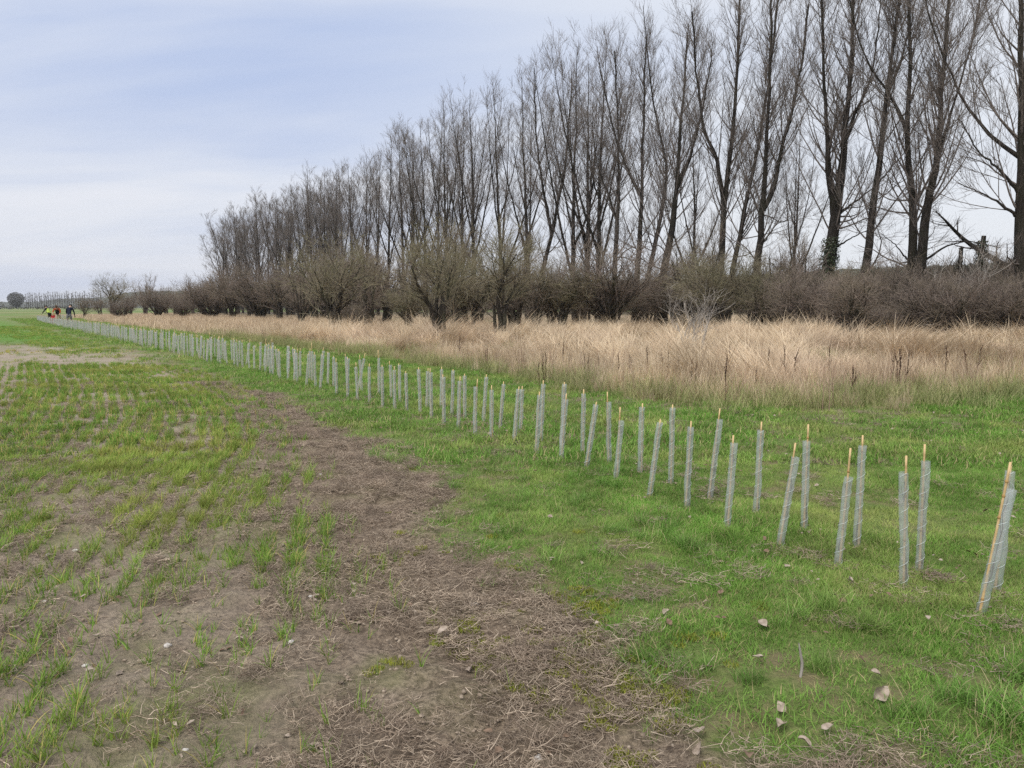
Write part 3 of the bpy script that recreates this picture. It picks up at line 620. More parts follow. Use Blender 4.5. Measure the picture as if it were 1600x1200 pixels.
def tree_meshes(name, leaders, seed, H, dens=1.0, twig_r=0.008, z_crown=5.0, mats=None, spread=1.0, k3=7):
    """leaders: list of (points, radii). Returns trunk mesh, crown mesh. Points are local to the tree base."""
    r = np.random.default_rng(seed); S0 = 18
    P = np.zeros((len(leaders), S0, 3)); Rd = np.zeros((len(leaders), S0))
    for i, (p, q) in enumerate(leaders): P[i], Rd[i] = resample(p, q, S0)
    P[:, 1:] += r.normal(0, 0.03, P[:, 1:].shape) * (1, 1, 0)
    mt, mc = MB(), MB(); V, Q = tubes(P, Rd, 9); mt.add(V, Q, a=0.5)
    Ls = np.linalg.norm(np.diff(P, axis=1), axis=2).sum(1)
    tz = np.array([np.interp(z_crown, P[i, :, 2], np.linspace(0, 1, S0)) if P[i, 0, 2] < z_crown else 0.12 for i in range(len(P))])
    l1P, l1R = [], []
    for i in range(len(P)):
        n = int(Ls[i] * (1 - tz[i]) * 2.2 * dens)
        env = lambda p, t: np.clip(1.22 - 0.62 * np.clip(p[:, 2] / H, 0, 1), .4, 1.2)
        a, b = spawn(P[i:i + 1], Rd[i:i + 1], n, tz[i], 0.97, (R(24), R(48)), (3.4 * spread, 7.2 * spread), 8, r, 0.12, 0.05, 0.40, 0.012, 0.25, env, rmax=0.055)
        l1P.append(a); l1R.append(b)
    # a few low spreading branches
    a, b = spawn(P[:1], Rd[:1], int(3 * dens) + 1, max(tz[0] * .55, .08), tz[0] + .08, (R(55), R(85)), (2.5, 5.5), 8, r, 0.06, 0.16, 0.3, 0.012, 0.25, rmax=.06); l1P.append(a); l1R.append(b)
    l1P = np.concatenate(l1P); l1R = np.concatenate(l1R)
    V, Q = tubes(l1P, l1R, 5); mc.add(V, Q, a=0.30)
    len1 = np.linalg.norm(np.diff(l1P, axis=1), axis=2).sum(1)
    a, b = spawn(l1P, l1R, np.maximum((len1 * 1.75 * dens).astype(int), 2), 0.14, 1.0, (R(20), R(50)), (1.1, 2.9), 5, r, 0.13, 0.06, 0.55, 0.007, 0.35, rmax=.018)
    # leader tips carry branches of their own
    c, d = spawn(P, Rd, (Ls * 1.2 * dens).astype(int), 0.45, 1.0, (R(20), R(48)), (1.2, 2.6), 5, r, 0.16, 0.10, 0.4, 0.009, 0.35, rmax=.028)
    l2P = np.concatenate([a, c]); l2R = np.concatenate([b, d])
    V, Q = tubes(l2P, l2R, 4); mc.add(V, Q, a=0.45)
    a, b = spawn(l2P, l2R, k3, 0.12, 1.0, (R(16), R(42)), (0.5, 1.45), 3, r, 0.12, 0.06, 0.6, twig_r, 0.5, rmax=.014)
    V, Q = tubes(a, b, 3); mc.add(V, Q, a=np.repeat(r.uniform(.4, 1.0, len(a)), 9))
    mats = mats or (M['bark'], M['twig'])
    return mt.mesh(name + '_trunk', [mats[0]], True), mc.mesh(name + '_crown', [mats[1]], True)

def D_pop(px): return 1.0 / (0.005 + 1.72e-5 * (px - 330))
def place_tree(name, tm, cm, loc, rz, label, cat, group, scale=1.0):
    t = empty(name, loc, rz); t.scale = (scale,) * 3 if not hasattr(scale, '__len__') else scale
    link('trunk', tm, t); link('crown', cm, t)
    return tag(t, label, cat, group)

GP = 'poplars standing in the long row'
# -- nearest poplars follow their own forks; points are photograph pixels at the tree's own distance
specs = [
 ('big bare poplar with broad left limbs at the right picture edge', 37.5, [
   ([(1597, 411), (1596, 300), (1596, 224), (1597, 93), (1594, 0)], .40, .16, None), ([(1592, 245), (1565, 222), (1539, 191), (1515, 145), (1501, 107), (1480, 40)], .14, .06, None),
   ([(1592, 340), (1560, 315), (1530, 298), (1500, 285)], .11, .03, None), ([(1590, 300), (1562, 262), (1530, 235), (1506, 187)], .11, .04, None), ([(1600, 180), (1630, 90), (1650, 10)], .13, .07, None)]),
 ('right-hand poplar of the twin trunks, forking at mid height', 41.5, [
   ([(1437, 425), (1448, 322), (1462, 271), (1466, 210), (1473, 131), (1480, 47), (1482, 0)], .33, .13, None), ([(1455, 290), (1470, 250), (1483, 205), (1498, 165), (1511, 140), (1535, 60)], .17, .07, None),
   ([(1440, 410), (1470, 385), (1500, 378), (1540, 390)], .09, .03, None)]),
 ('left-hand poplar of the twin trunks, bending left then upright', 42.2, [
   ([(1423, 429), (1429, 336), (1420, 275), (1417, 205), (1422, 117), (1420, 40), (1419, 0)], .31, .12, None), ([(1417, 210), (1403, 163), (1385, 130), (1361, 93), (1345, 30)], .14, .06, None), ([(1422, 410), (1400, 385), (1375, 365)], .07, .025, None)]),
 ('single leaning poplar beside the thick ivy-based one', 44.3, [
   ([(1350, 429), (1366, 322), (1378, 219), (1385, 154), (1394, 84), (1408, 0)], .30, .13, None), ([(1385, 150), (1410, 90), (1425, 30)], .12, .06, None), ([(1372, 285), (1395, 255), (1410, 235)], .07, .03, None)]),
 ('thick poplar with ivy round its base, forking in three', 46.2, [
   ([(1295, 420), (1305, 331), (1317, 261), (1319, 215), (1329, 131), (1331, 47), (1333, 0)], .46, .13, None), ([(1303, 335), (1291, 275), (1287, 201), (1277, 117), (1273, 0)], .28, .10, None),
   ([(1308, 335), (1335, 318), (1361, 299), (1385, 280)], .13, .04, None), ([(1318, 225), (1340, 170), (1362, 115), (1370, 40)], .15, .06, None), ([(1300, 390), (1330, 372), (1365, 355)], .09, .03, None)]),
 ('poplar forking low into a left and a right stem, third right of the gap', 50.6, [
   ([(1182, 429), (1191, 331), (1196, 266), (1200, 187), (1204, 93), (1206, 0)], .30, .11, None), ([(1192, 328), (1212, 289), (1222, 238), (1245, 154), (1263, 70), (1270, 0)], .24, .10, None), ([(1186, 390), (1215, 350), (1250, 335)], .07, .025, None)]),
 ('slim leaning poplar between two forked ones', 52.5, [
   ([(1146, 415), (1170, 299), (1189, 205), (1207, 84), (1216, 0)], .21, .10, None)]),
 ('poplar forked in two even stems just right of the gap', 53.5, [
   ([(1126, 420), (1132, 317), (1144, 219), (1151, 130), (1154, 47), (1156, 0)], .29, .11, None), ([(1131, 320), (1119, 243), (1100, 210), (1088, 120), (1080, 20)], .21, .09, None)]),
 ('leaning poplar with a heavy fork left of the gap', 58.0, [
   ([(1035, 441), (1052, 347), (1058, 288), (1062, 207), (1069, 135), (1074, 60)], .38, .10, None), ([(1057, 295), (1075, 254), (1092, 186), (1104, 110)], .22, .08, None)]),
 ('thin crooked poplar close behind the heavy forked one', 61.0, [
   ([(1011, 439), (1035, 326), (1045, 262), (1033, 220), (1020, 156), (1012, 90)], .24, .08, None)]),
 ('straight poplar with a wide left fork at mid height', 61.5, [
   ([(995, 437), (1001, 356), (1003, 305), (1005, 220), (1007, 135), (1010, 60)], .30, .09, None), ([(1002, 308), (982, 267), (965, 220), (950, 150), (940, 100)], .19, .07, None)]),
 ('slender straight poplar, next left of the wide forked one', 63.5, [
   ([(960, 439), (965, 339), (967, 288), (967, 220), (963, 135), (960, 80)], .27, .08, None), ([(964, 345), (950, 300), (935, 260), (925, 190)], .14, .05, None)]),
 ('bent poplar with a V fork near its foot, above the dry grass', 71.0, [
   ([(848, 424), (863, 364), (882, 271), (890, 190), (893, 130)], .27, .09, None), ([(862, 368), (850, 305), (838, 230), (835, 160)], .22, .08, None)]),
]
used_x = []
for k, (lab, D, lds) in enumerate(specs):
    b0 = at(*lds[0][0][0], D); b1 = at(*lds[0][0][1], D)
    sl = (b1[0] - b0[0]) / (b1[2] - b0[2]); bx = b0[0] - sl * b0[2] * 0.6
    H = 24.0 + rng.uniform(-.8, 1.2); LD = []
    for j, (pp, r0, r1, _) in enumerate(lds):
        dep = 0.0 if j == 0 else rng.uniform(-1.2, 1.2)
        pts = [at(a, b, D) - (bx, D, 0) for a, b in pp]
        for q_, p_ in enumerate(pts): p_[1] += dep * q_ / max(1, len(pts) - 1)
        ff_ = np.linspace(0, 1, len(pts)); r0 *= .80; r1 *= .66; ra = list(r1 + (r0 - r1) * (1 - ff_) ** 1.8)
        if j == 0: pts = [np.array([0, 0, -0.3]), np.array([0, 0, 0.6]) * (1, 1, 1)] + pts; ra = [r0 * 1.5, r0 * 1.15] + ra
        if r1 >= .06 * .66 - 1e-6:                                         # a stem: carries on to the top
            d = pts[-1] - pts[-2]; d = d / np.linalg.norm(d); z = pts[-1][2]; top = H - rng.uniform(0, 2.5) - (1.5 if j else 0)
            if z < top - 1:
                for f in (.4, .75, 1.0):
                    dd = d * (1 - .5 * f) + np.array([rng.normal(0, .05), rng.normal(0, .05), 1]) * (.5 * f); dd /= dd[2]
                    pts.append(pts[-1] + dd * (top - z) * (.4 if f == .4 else .35 if f == .75 else .25)); ra.append(r1 + (0.02 - r1) * f)
        LD.append((pts, ra))
    tm, cm = tree_meshes('poplar', LD, 500 + k, H, 1.0, 0.0062, 5.5, k3=9)
    t = place_tree('poplar_tree', tm, cm, (bx, D, 0), 0, lab, 'tree', GP); used_x.append(lds[0][0][0][0])
    if 'ivy' in lab and 'thick' in lab and 'beside' not in lab: ivy_host = (t, bx, D)

# -- generic poplars, shared meshes
def gen_leaders(seed, H=24.0):
    r = np.random.default_rng(seed); r0 = r.uniform(.20, .27); LD = []
    lean = r.normal(0, .04, 2)
    def stem(p0, d0, z1, ra, rb, n=7, dec=.86):
        pts = [np.array(p0, float)]; d = np.array(d0, float); st = (z1 - p0[2]) / n
        for i in range(n):
            d[:2] += r.normal(0, .018, 2); d[:2] *= dec; pts.append(pts[-1] + np.array([d[0], d[1], 1]) * st)
        ff = np.linspace(0, 1, n + 1); return pts, list(rb + (ra - rb) * (1 - ff) ** 1.35)
    p, q = stem((0, 0, -.3), (lean[0], lean[1], 1), H - r.uniform(0, .8), r0 * 1.3, .02, 8); LD.append((p, q))
    m_ = r.integers(4, 7); a0 = r.random() * 6.283
    for j in range(m_):
        z = 4.0 + 8.0 * (j + r.random() * .6) / m_; f = z / H * 8; i = int(min(f, 7)); w = f - i
        b = p[i] * (1 - w) + p[i + 1] * w; rb = q[i] * (1 - w) + q[i + 1] * w; a = a0 + j * 2.4 + r.normal(0, .3); sp = r.uniform(.30, .52)
        LD.append(stem(b, (sp * math.cos(a), sp * math.sin(a), 1), H - r.uniform(.8, 4.5) - 6 * (sp - .30), rb * .62, .018, 7, .90))
    return LD
gen = [tree_meshes('poplar', gen_leaders(600 + i), 620 + i, 24.0, .64, 0.0078, 4.5, k3=9, spread=.72) for i in range(6)]
gen_far = [tree_meshes('poplar', gen_leaders(640 + i), 650 + i, 24.0, .60, 0.0098, 4.0, k3=10, spread=.82) for i in range(3)]
gx_list = [(935, 0, 1.0), (918, 3, .97), (899, 0, 1.0), (824, 0, 1.0), (782, 0, 1.0), (742, 0, 1.0), (722, 3, .97), (703, 0, .99), (684, 4, 1.0), (664, 0, .98), (645, 3, 1.0), (628, 0, 1.0), (606, 0, 1.0), (590, 5, .98),
           (572, 6, .97), (548, 0, .93), (528, 0, .95), (510, 4, .95), (490, 0, .98), (468, 5, .95), (448, 0, .97), (428, 5, .95), (408, 0, 1.0), (388, 4, .97), (368, 0, 1.0), (347, 2, .98), (358, 14, 1.0), (378, 16, 1.02), (398, 12, 1.0), (418, 15, 1.02), (438, 12, 1.0), (458, 14, 1.02), (480, 13, 1.0), (500, 12, 1.02), (520, 14, 1.0), (538, 12, 1.0), (1085, 14, .8), (1235, 16, .72)]
ordn = ['first', 'second', 'third', 'fourth', 'fifth', 'sixth', 'seventh', 'eighth', 'ninth', 'tenth', 'eleventh', 'twelfth', 'thirteenth', 'fourteenth', 'fifteenth', 'sixteenth', 'seventeenth', 'eighteenth', 'nineteenth', 'twentieth']
order = sorted(gx_list, key=lambda a: a[0])
for i, (px, back, sc) in enumerate(order):
    D = D_pop(px) + back; p = at(px, 430, D)
    if px > 1000:
        lab = {1085: 'small poplar showing in the gap behind the row', 1235: 'small distant poplar between the low-forked and the ivy-based poplars'}[px]
    elif i == 0: lab = 'round-crowned bare poplar at the far left end of the row'
    else: lab = f'bare poplar of the long row, {ords(i + 1)} from its far left end'
    tm, cm = gen[(i * 5 + (i // 3)) % 6]
    if px < 560: tm, cm = gen_far[(i * 2 + i // 3) % 3]
    wx = 1.35 if i < 3 else 1.1 if i < 12 else 1.0
    place_tree('poplar_tree', tm, cm, (p[0], D, 0), i * 2.4 + 1.6, lab, 'tree', GP, (sc * wx, sc * wx, sc * rng.uniform(.97, 1.03)))

# -- ivy on the thick trunk, ivy-clad stump, pole
def ivy_mesh(name, r0, z0, z1, n, seed, lean=0.0):
    r = np.random.default_rng(seed); z = z0 + (z1 - z0) * r.random(n) ** 1.15; a = r.random(n) * 6.283
    rr = r0 * (1.05 + .55 * r.random(n)) * (1.1 - .35 * (z - z0) / (z1 - z0))
    c = np.stack([rr * np.cos(a) + lean * z, rr * np.sin(a), z], 1); s = r.uniform(.03, .065, n)
    nr = norm(np.stack([np.cos(a), np.sin(a), r.normal(.3, .5, n)], 1) + r.normal(0, .5, (n, 3))); u = norm(np.cross(nr, r.normal(size=(n, 3)))); w = np.cross(nr, u)
    k = [(0, -1), (.8, -.3), (.45, .35), (0, 1.1), (-.45, .35), (-.8, -.3)]
    V = np.stack([c + s[:, None] * (u * x_ + w * y_) for x_, y_ in k], 1).reshape(-1, 3); b = np.arange(n)[:, None] * 6
    return new_mesh(name, V, np.concatenate([b + (0, 1, 2, 5), b + (2, 3, 4, 5)]), None, [M['ivy']], {'v': np.repeat(r.random(n), 6)})
t_, bx_, D_ = ivy_host
link('ivy', ivy_mesh('ivy', .44, .2, 5.6, 3200, 71, (at(1298, 400, D_)[0] - bx_) / 6), t_)
D_ = 45.0; p = at(1532, 430, D_)
st = empty('ivy_stump', (p[0], D_, 0)); r_ = np.random.default_rng(5)
pts = np.array([[(0, 0, -.2), (.05, 0, 2), (-.03, .05, 4), (.06, 0, 5.6)]]); V, Q = tubes(pts, np.array([[.3, .25, .2, .12]]), 9); mb = MB(); mb.add(V, Q); link('trunk', mb.mesh('stump', [M['bark']], True), st)
link('ivy', ivy_mesh('ivy', .27, .3, 5.3, 2600, 72), st); tag(st, 'dark ivy-clad dead trunk between the twin poplars and the right edge', 'tree trunk')
D_ = 47.0; p = at(1500, 420, D_)
po = empty('wooden_pole', (p[0], D_, 0)); mb = MB(); V, Q = lathe([(.13, 0), (.125, 2), (.12, 4.6), (.115, 5.0), (.0, 5.02)], 10); mb.add(V, Q); link('post', mb.mesh('post', [M['bark']], True), po)
mb = MB(); V, Q = lathe([(.0, 5.0), (.14, 5.01), (.14, 5.06), (.0, 5.1)], 10); mb.add(V, Q); link('cap', mb.mesh('cap', [M['haw_stem']], True), po)
tag(po, 'plain upright wooden pole seen behind the twin poplars', 'pole')
# leaning dead bough beside the stump
D_ = 43.5; pts = [at(a, b, D_) for a, b in ((1590, 430), (1560, 408), (1530, 392), (1500, 370), (1478, 345), (1462, 330))]; o_ = pts[0].copy()
bo = empty('fallen_bough', (o_[0], D_, 0)); P0, R0 = resample([q - (o_[0], D_, 0) for q in [pts[0] * (1, 1, 0) + (.8, 0, 0)] + pts], [.2, .18, .16, .13, .1, .06, .03], 14)
V, Q = tubes(P0[None], R0[None], 7); mb = MB(); mb.add(V, Q); link('limb', mb.mesh('limb', [M['bark']], True), bo)
r_ = np.random.default_rng(9); a, b = spawn(P0[None], R0[None], 16, .35, 1, (R(25), R(60)), (.9, 2.2), 6, r_, .05, .15, .5, .012); c, d = spawn(a, b, 8, .1, 1, (R(25), R(60)), (.4, 1.0), 4, r_, .05, .15, .5, .008)
mb = MB(); V, Q = tubes(a, b, 4); mb.add(V, Q); V, Q = tubes(c, d, 3); mb.add(V, Q); tag(link('twigs', mb.mesh('twigs', [M['twig']], True), bo), kind='stuff')
tag(bo, 'leaning dead bough sloping left from the right-edge poplar', 'bough')

# -- hawthorns and scrub
def haw_meshes(seed, Hh=4.4, W=1.0, n_st=4, twig='haw_olive', dens=1.0, upr=0.10, trunkz=0.95, t_r=0.0065, stem_mat='haw_stem'):
    r = np.random.default_rng(seed); S = 9; P = np.zeros((n_st, S, 3)); Rd = np.zeros((n_st, S))
    for i in range(n_st):
        a = 6.283 * (i + r.random() * .7) / n_st; d = np.array([math.cos(a) * .10, math.sin(a) * .10, 1.0]); p = np.array([math.cos(a) * .10, math.sin(a) * .10, -.15]); L = Hh * r.uniform(.66, .86)
        for k in range(S):
            P[i, k] = p
            tgt = np.array([math.cos(a) * .42 * W, math.sin(a) * .42 * W, .9]) if p[2] > trunkz else np.array([math.cos(a) * .08, math.sin(a) * .08, 1])
            d = d * .5 + tgt * .5 + r.normal(0, .13, 3); d /= np.linalg.norm(d); p = p + d * L / (S - 1)
        Rd[i] = np.linspace(r.uniform(.09, .14), .018, S)
    mt, mc = MB(), MB(); V, Q = tubes(P, Rd, 7); mt.add(V, Q)
    a, b = spawn(P, Rd, int(13 * dens), .30 if trunkz > .5 else .15, 1.0, (R(25), R(62)), (1.1 * W, 2.5 * W), 7, r, upr * .6, .11, .5, .012, .3, rmax=.035)
    V, Q = tubes(a, b, 4); mt.add(V, Q, a=.7)
    c, d = spawn(a, b, int(9 * dens), .12, 1.0, (R(22), R(60)), (.6, 1.7), 5, r, upr * .5, .08, .6, .007, .4, rmax=.016)
    V, Q = tubes(c, d, 3); mc.add(V, Q, a=np.repeat(r.uniform(.2, .9, len(c)), 15))
    e_, f_ = spawn(c, d, int(5 * dens), .1, 1.0, (R(20), R(60)), (.3, .85), 3, r, upr * .3, .10, .7, t_r, .5, rmax=.009)
    V, Q = tubes(e_, f_, 3); mc.add(V, Q, a=np.repeat(r.uniform(.3, 1, len(e_)), 9))
    return mt.mesh('hawthorn_stems', [M[stem_mat]], True), mc.mesh('hawthorn_crown', [M[twig]], True)
HV = {'o1': haw_meshes(700, 4.6, 1.15, 4, 'haw_olive', .9), 'o2': haw_meshes(701, 4.2, 1.25, 5, 'haw_olive'), 'b1': haw_meshes(702, 4.2, 1.1, 4, 'haw_brown', .88), 'b2': haw_meshes(703, 3.8, 1.3, 5, 'haw_brown', .86),
      'r1': haw_meshes(704, 3.0, 1.0, 8, 'haw_red', .85, .25, .1), 't1': haw_meshes(706, 6.2, .60, 5, 'haw_brown', .75, .40, .4), 'p1': haw_meshes(705, 2.4, .8, 3, 'haw_pale', .45, .2, .1, .006, 'haw_pale')}
def shrub(px, py, v, h, lab, group=None, D=None, name='hawthorn_bush', cat='bush', wide=1.0):
    if D is None: gx_, gy_ = g(px, py)
    else: gy_ = D; gx_ = at(px, 480, D)[0]
    base = {'o1': 4.6, 'o2': 4.2, 'b1': 4.2, 'b2': 3.8, 'r1': 3.0, 'p1': 2.4, 't1': 6.2}[v]; s = h / base
    tm, cm = HV[v]; t = empty(name, (gx_, gy_, float(height(gx_, gy_)) - .03), rng.random() * 6.283); t.scale = (s * wide, s * wide, s)
    o = link('stems', tm, t); link('crown', cm, t); return tag(t, lab, cat, group)
GH = 'hawthorn bushes along the meadow edge'
named = [
 (522, 527, 'o1', 5.0, 'wide hawthorn on a short dark forked trunk in the dry grass', 1.15), (685, 538, 'o1', 4.9, 'hawthorn on a knotty dark trunk, left of the two thick-stemmed ones', 1.0),
 (735, 528, 'o2', 4.3, 'hawthorn with thin splayed stems between two thick-trunked hawthorns', 1.0), (783, 532, 'o1', 5.2, 'tall hawthorn with a thick bundle of dark stems', 1.0),
 (838, 520, 'b2', 3.9, 'low brown hawthorn right of the thick-stemmed one', 1.0), (907, 512, 'b1', 3.7, 'brown hawthorn on a single dark foot behind the meadow', 1.05),
 (963, 514, 'o2', 3.7, 'olive hawthorn with two thin stems showing at its foot', 1.0), (1012, 512, 'b2', 3.8, 'brown hawthorn just left of the darkest trunk', 1.0), (1050, 505, 'b1', 4.6, 'dark hawthorn with an upright single trunk beneath the gap', .95),
 (1118, 524, 'o2', 4.5, 'dense olive bush reaching the ground behind the pale arching twigs', 1.15), (1178, 525, 'o1', 3.6, 'dense olive bush below the low-forked poplar', 1.1), (1240, 527, 'b2', 2.7, 'brown rounded bush between the olive bushes and the dark spreading shrub', 1.1),
 (1325, 538, 'b1', 3.2, 'dark spreading shrub with a crooked foot in front of the scrub', 1.25), (1422, 522, 'o2', 3.6, 'yellowish olive bush at the foot of the twin poplars', .8),
 (228, 492, 't1', 9.0, 'small bare tree standing above the scrub left of the poplar row', 1.15), (178, 495, 'o1', 6.6, 'rounded dark bush nearest the three people', 1.1), (302, 490, 'b2', 6.0, 'low wide bush left of the end poplar', 1.2), (132, 498, 'b2', 2.6, 'small low bush right beside the person in the navy jacket', 1.0),
 (1082, 572, 'p1', 1.9, 'thin grey leafless shrub standing alone in the dry grass', .8), (1500, 532, 'p1', 4.2, 'pale silvery bare sapling in front of the purple scrub', .7), (1085, 520, 'p1', 3.0, 'pale arching dead twigs in front of an olive bush', 1.1)]
for px, py, v, h, lab, wd in named:
    shrub(px, py, v, h, lab, GH if v != 'p1' else 'pale leafless shrubs', name='bare_shrub' if v == 'p1' else 'hawthorn_bush', wide=wd)
# purple-brown thorn scrub on the right
for i, (px, D) in enumerate(sorted([(1280, 37), (1365, 36.5), (1405, 37.5), (1455, 36), (1490, 34.5), (1530, 35.5), (1570, 34), (1610, 35), (1650, 34), (1470, 39), (1545, 38.5), (1595, 39), (1385, 40), (1330, 40)])):
    shrub(px, 0, 'r1', 1.1 + 1.9 * rng.random() ** 1.3, f'purple-brown thorn bush in the thicket under the right-hand poplars, {ords(i + 1)} of the thicket', 'purple-brown thorn thicket', D, 'thorn_bush', wide=1.25)
for i, (px, D, h) in enumerate([(470, 62, 6.5), (575, 50, 6.6), (640, 47, 6.2), (712, 45, 7.0), (808, 46, 6.8), (862, 48, 5.8), (1070, 47, 6.6), (1105, 45, 7.2), (1215, 43, 6.4), (1262, 42, 5.6), (1390, 40, 4.6), (1520, 40, 5.0), (1575, 38, 5.4)]):
    shrub(px, 0, 't1', h, f'slim upright bare shrub rising above the belt, {ords(i + 1)} from the left', 'slim shrubs rising above the belt', D, 'slim_shrub', wide=.95)
# second and third rows of the belt
for i in range(27):
    px = 560 + i * 39 + rng.uniform(-10, 10); f = (px - 560) / 1040
    D = (60 - 10 * f) if i % 2 else (49 - 7 * f); D += rng.uniform(-2, 2)
    shrub(px, 0, ['b1', 'b2', 'o2', 'b1', 'r1', 'b2'][i % 6], ((4.4 if i % 2 else 3.7) - (.9 * f)) * (.52, 1.18, .74, 1.34, .62, .95, 1.25)[i % 7], f'bare bush in the belt behind the front hawthorns, {ords(i + 1)} from its left end', 'bushes crowded beneath the poplars', D, wide=1.2)
for i in range(26):
    px = 322 + i * 10.5 + rng.uniform(-5, 5); D0 = D_pop(px) * rng.uniform(.50, .93)
    shrub(px, 0, ['o1', 'b1', 'r1', 'o2', 'b2', 'b1'][i % 6], 4.4 + 1.4 * rng.random(), f'bare bush in the far belt beneath the distant poplars, {ords(i + 1)} from the left', 'bushes in the far belt', D0, wide=1.15)
for i, (px, D, h, v) in enumerate([(258, 125, 4.0, 'b1'), (275, 118, 4.4, 'o1'), (320, 110, 5.0, 'b2'), (205, 128, 3.8, 'b2'), (245, 105, 3.6, 'r1'), (330, 95, 4.6, 'r1'), (155, 118, 3.0, 'b1'), (286, 98, 2.6, 'r1'), (190, 95, 2.2, 'r1')]):
    shrub(px, 0, v, h, f'low bare bush in the scrub between people and poplar row, {ords([6,7,9,3,5,10,1,8,2][i])} from left', 'low scrub beyond the guards', D, wide=1.3)

# ------------------------------------------------------------------ tree guards
TUBE_H, TUBE_R = 0.60, 0.0225
def guard_meshes(detail=True, seed=0):
    r = np.random.default_rng(seed); n = 14 if detail else 7
    zs = np.linspace(0, 1, 9 if detail else 3)
    V, Q = [], []
    for z in zs:
        rr = TUBE_R * (1 + r.normal(0, .05)); ox, oy = r.normal(0, .0016, 2) if detail else (0, 0); el = 1 + r.normal(0, .06)
        for k in range(n): a = 2 * math.pi * k / n; V.append((ox + rr * el * math.cos(a), oy + rr / el * math.sin(a), z))
    V = np.array(V); Q = [(i * n + k, i * n + (k + 1) % n, (i + 1) * n + (k + 1) % n, (i + 1) * n + k) for i in range(len(zs) - 1) for k in range(n)]
    mb = MB(); mb.add(V, Q); tube = mb.mesh('tube', [M['plastic']], True)
    # spiral overlap seam: a thin raised ribbon
    turns = 6.6; S = 90 if detail else 40; t = np.linspace(0.0, 1, S); a = t * turns * 2 * math.pi + r.random() * 6
    P = np.stack([(TUBE_R + .0012) * np.cos(a), (TUBE_R + .0012) * np.sin(a), t], 1); up_ = np.array([0, 0, .0019 if detail else .003])
    out = np.stack([np.cos(a), np.sin(a), 0 * a], 1) * .0006
    V = np.stack([P - up_, P - up_ + out, P + up_ + out, P + up_], 1).reshape(-1, 3); Q = [(i * 4 + k, i * 4 + k + 1, i * 4 + k + 5, i * 4 + k + 4) for i in range(S - 1) for k in range(3)]
    mb = MB(); mb.add(V, Q); seam = mb.mesh('seam', [M['seam']], True)
    return tube, seam
def cane_mesh(seed):
    r = np.random.default_rng(seed); mb = MB(); prof = []; z = 0; nodes = sorted(r.uniform(.1, .95, 4))
    for f in np.linspace(0, 1, 14): prof.append((.0068 - .0012 * f, f))
    V, Q = lathe(prof + [(.0, 1.0005)], 8); mb.add(V, Q)
    for q in nodes: V, Q = lathe([(.0062, q - .009), (.0082, q - .003), (.0082, q + .003), (.0062, q + .009)], 8); mb.add(V, Q, mi=1)
    return mb.mesh('cane', [M['cane'], M['node']], True)
def whip_mesh(seed):
    r = np.random.default_rng(seed); t = np.linspace(0, 1, 9); P = np.stack([r.normal(0, .006, 9), r.normal(0, .006, 9), t * .92], 1)
    V, Q = tubes(P[None], np.linspace(.0042, .0018, 9)[None], 5); mb = MB(); mb.add(V, Q)
    for i in range(5):
        z = r.uniform(.2, .85); a = r.random() * 6.28; P2 = np.array([[(0, 0, z), (.008 * math.cos(a), .008 * math.sin(a), z + .05), (.015 * math.cos(a), .015 * math.sin(a), z + .12)]])
        V, Q = tubes(P2, np.array([[.002, .0016, .001]]), 4); mb.add(V, Q)
    return mb.mesh('sapling', [M['whip']], True)
GV = [guard_meshes(True, 800 + i) for i in range(4)]; CV = [cane_mesh(820 + i) for i in range(4)]; WV = [whip_mesh(830 + i) for i in range(3)]
GFAR = guard_meshes(False, 850)
front = [((1530, 961), (1580, 764), (1579, 722)), ((1412, 919), (1412, 738), (1416, 712)), ((1308, 885), (1326, 745), (1329, 700)), ((1218, 853), (1243, 714), (1243, 692)), ((1135, 826), (1147, 692), (1146, 680)), ((1073, 797), (1079, 667), (1080, 658)),
         ((1015, 772), (1031, 660), (1032, 655)), ((962, 750), (971, 657), (969, 636)), ((916, 730), (931, 632), (932, 628)), ((876, 720), (884, 624), (885, 615)), ((838, 709), (843, 617), (843, 612)), ((803, 691), (810, 608), (811, 604)), ((768, 683), (768, 609), (768, 602)),
         ((742, 682), (743, 604), (746, 592)), ((716, 670), (718, 595), (719, 588)), ((694, 663), (693, 589), (692, 585)), ((674, 655), (673, 582), (672, 575)), ((657, 650), (654, 577), (654, 574)), ((636, 647), (634, 583), (634, 580)), ((617, 641), (616, 578), (616, 572)),
         ((598, 636), (597, 573), (597, 570)), ((577, 631), (577, 573), (577, 568)), ((559, 627), (556, 573), (556, 566)), ((543, 622), (544, 560), (543, 558)), ((526, 618), (525, 566), (525, 560))]
back = [((1557, 925), (1579, 736), (1579, 728)), ((1436, 892), (1447, 720), (1445, 694)), ((1338, 853), (1348, 696), (1348, 680)), ((1256, 828), (1260, 689), (1263, 663)), ((1181, 804), (1189, 672), (1190, 659)), ((1109, 778), (1125, 655), (1125, 638)),
        ((1048, 755), (1051, 637), (1051, 632)), ((1000, 740), (1003, 636), (1004, 630)), ((952, 725), (951, 628), (949, 612)), ((910, 711), (912, 615), (912, 608)), ((877, 703), (882, 600), (882, 597)), ((845, 689), (849, 600), (849, 594)), ((813, 676), (816, 608), (816, 603)),
        ((781, 671), (787, 600), (787, 596)), ((755, 661), (760, 589), (760, 585)), ((726, 655), (726, 587), (726, 584)), ((706, 650), (708, 579), (708, 577)), ((689, 641), (690, 577), (690, 573)), ((667, 640), (668, 580), (669, 575))]
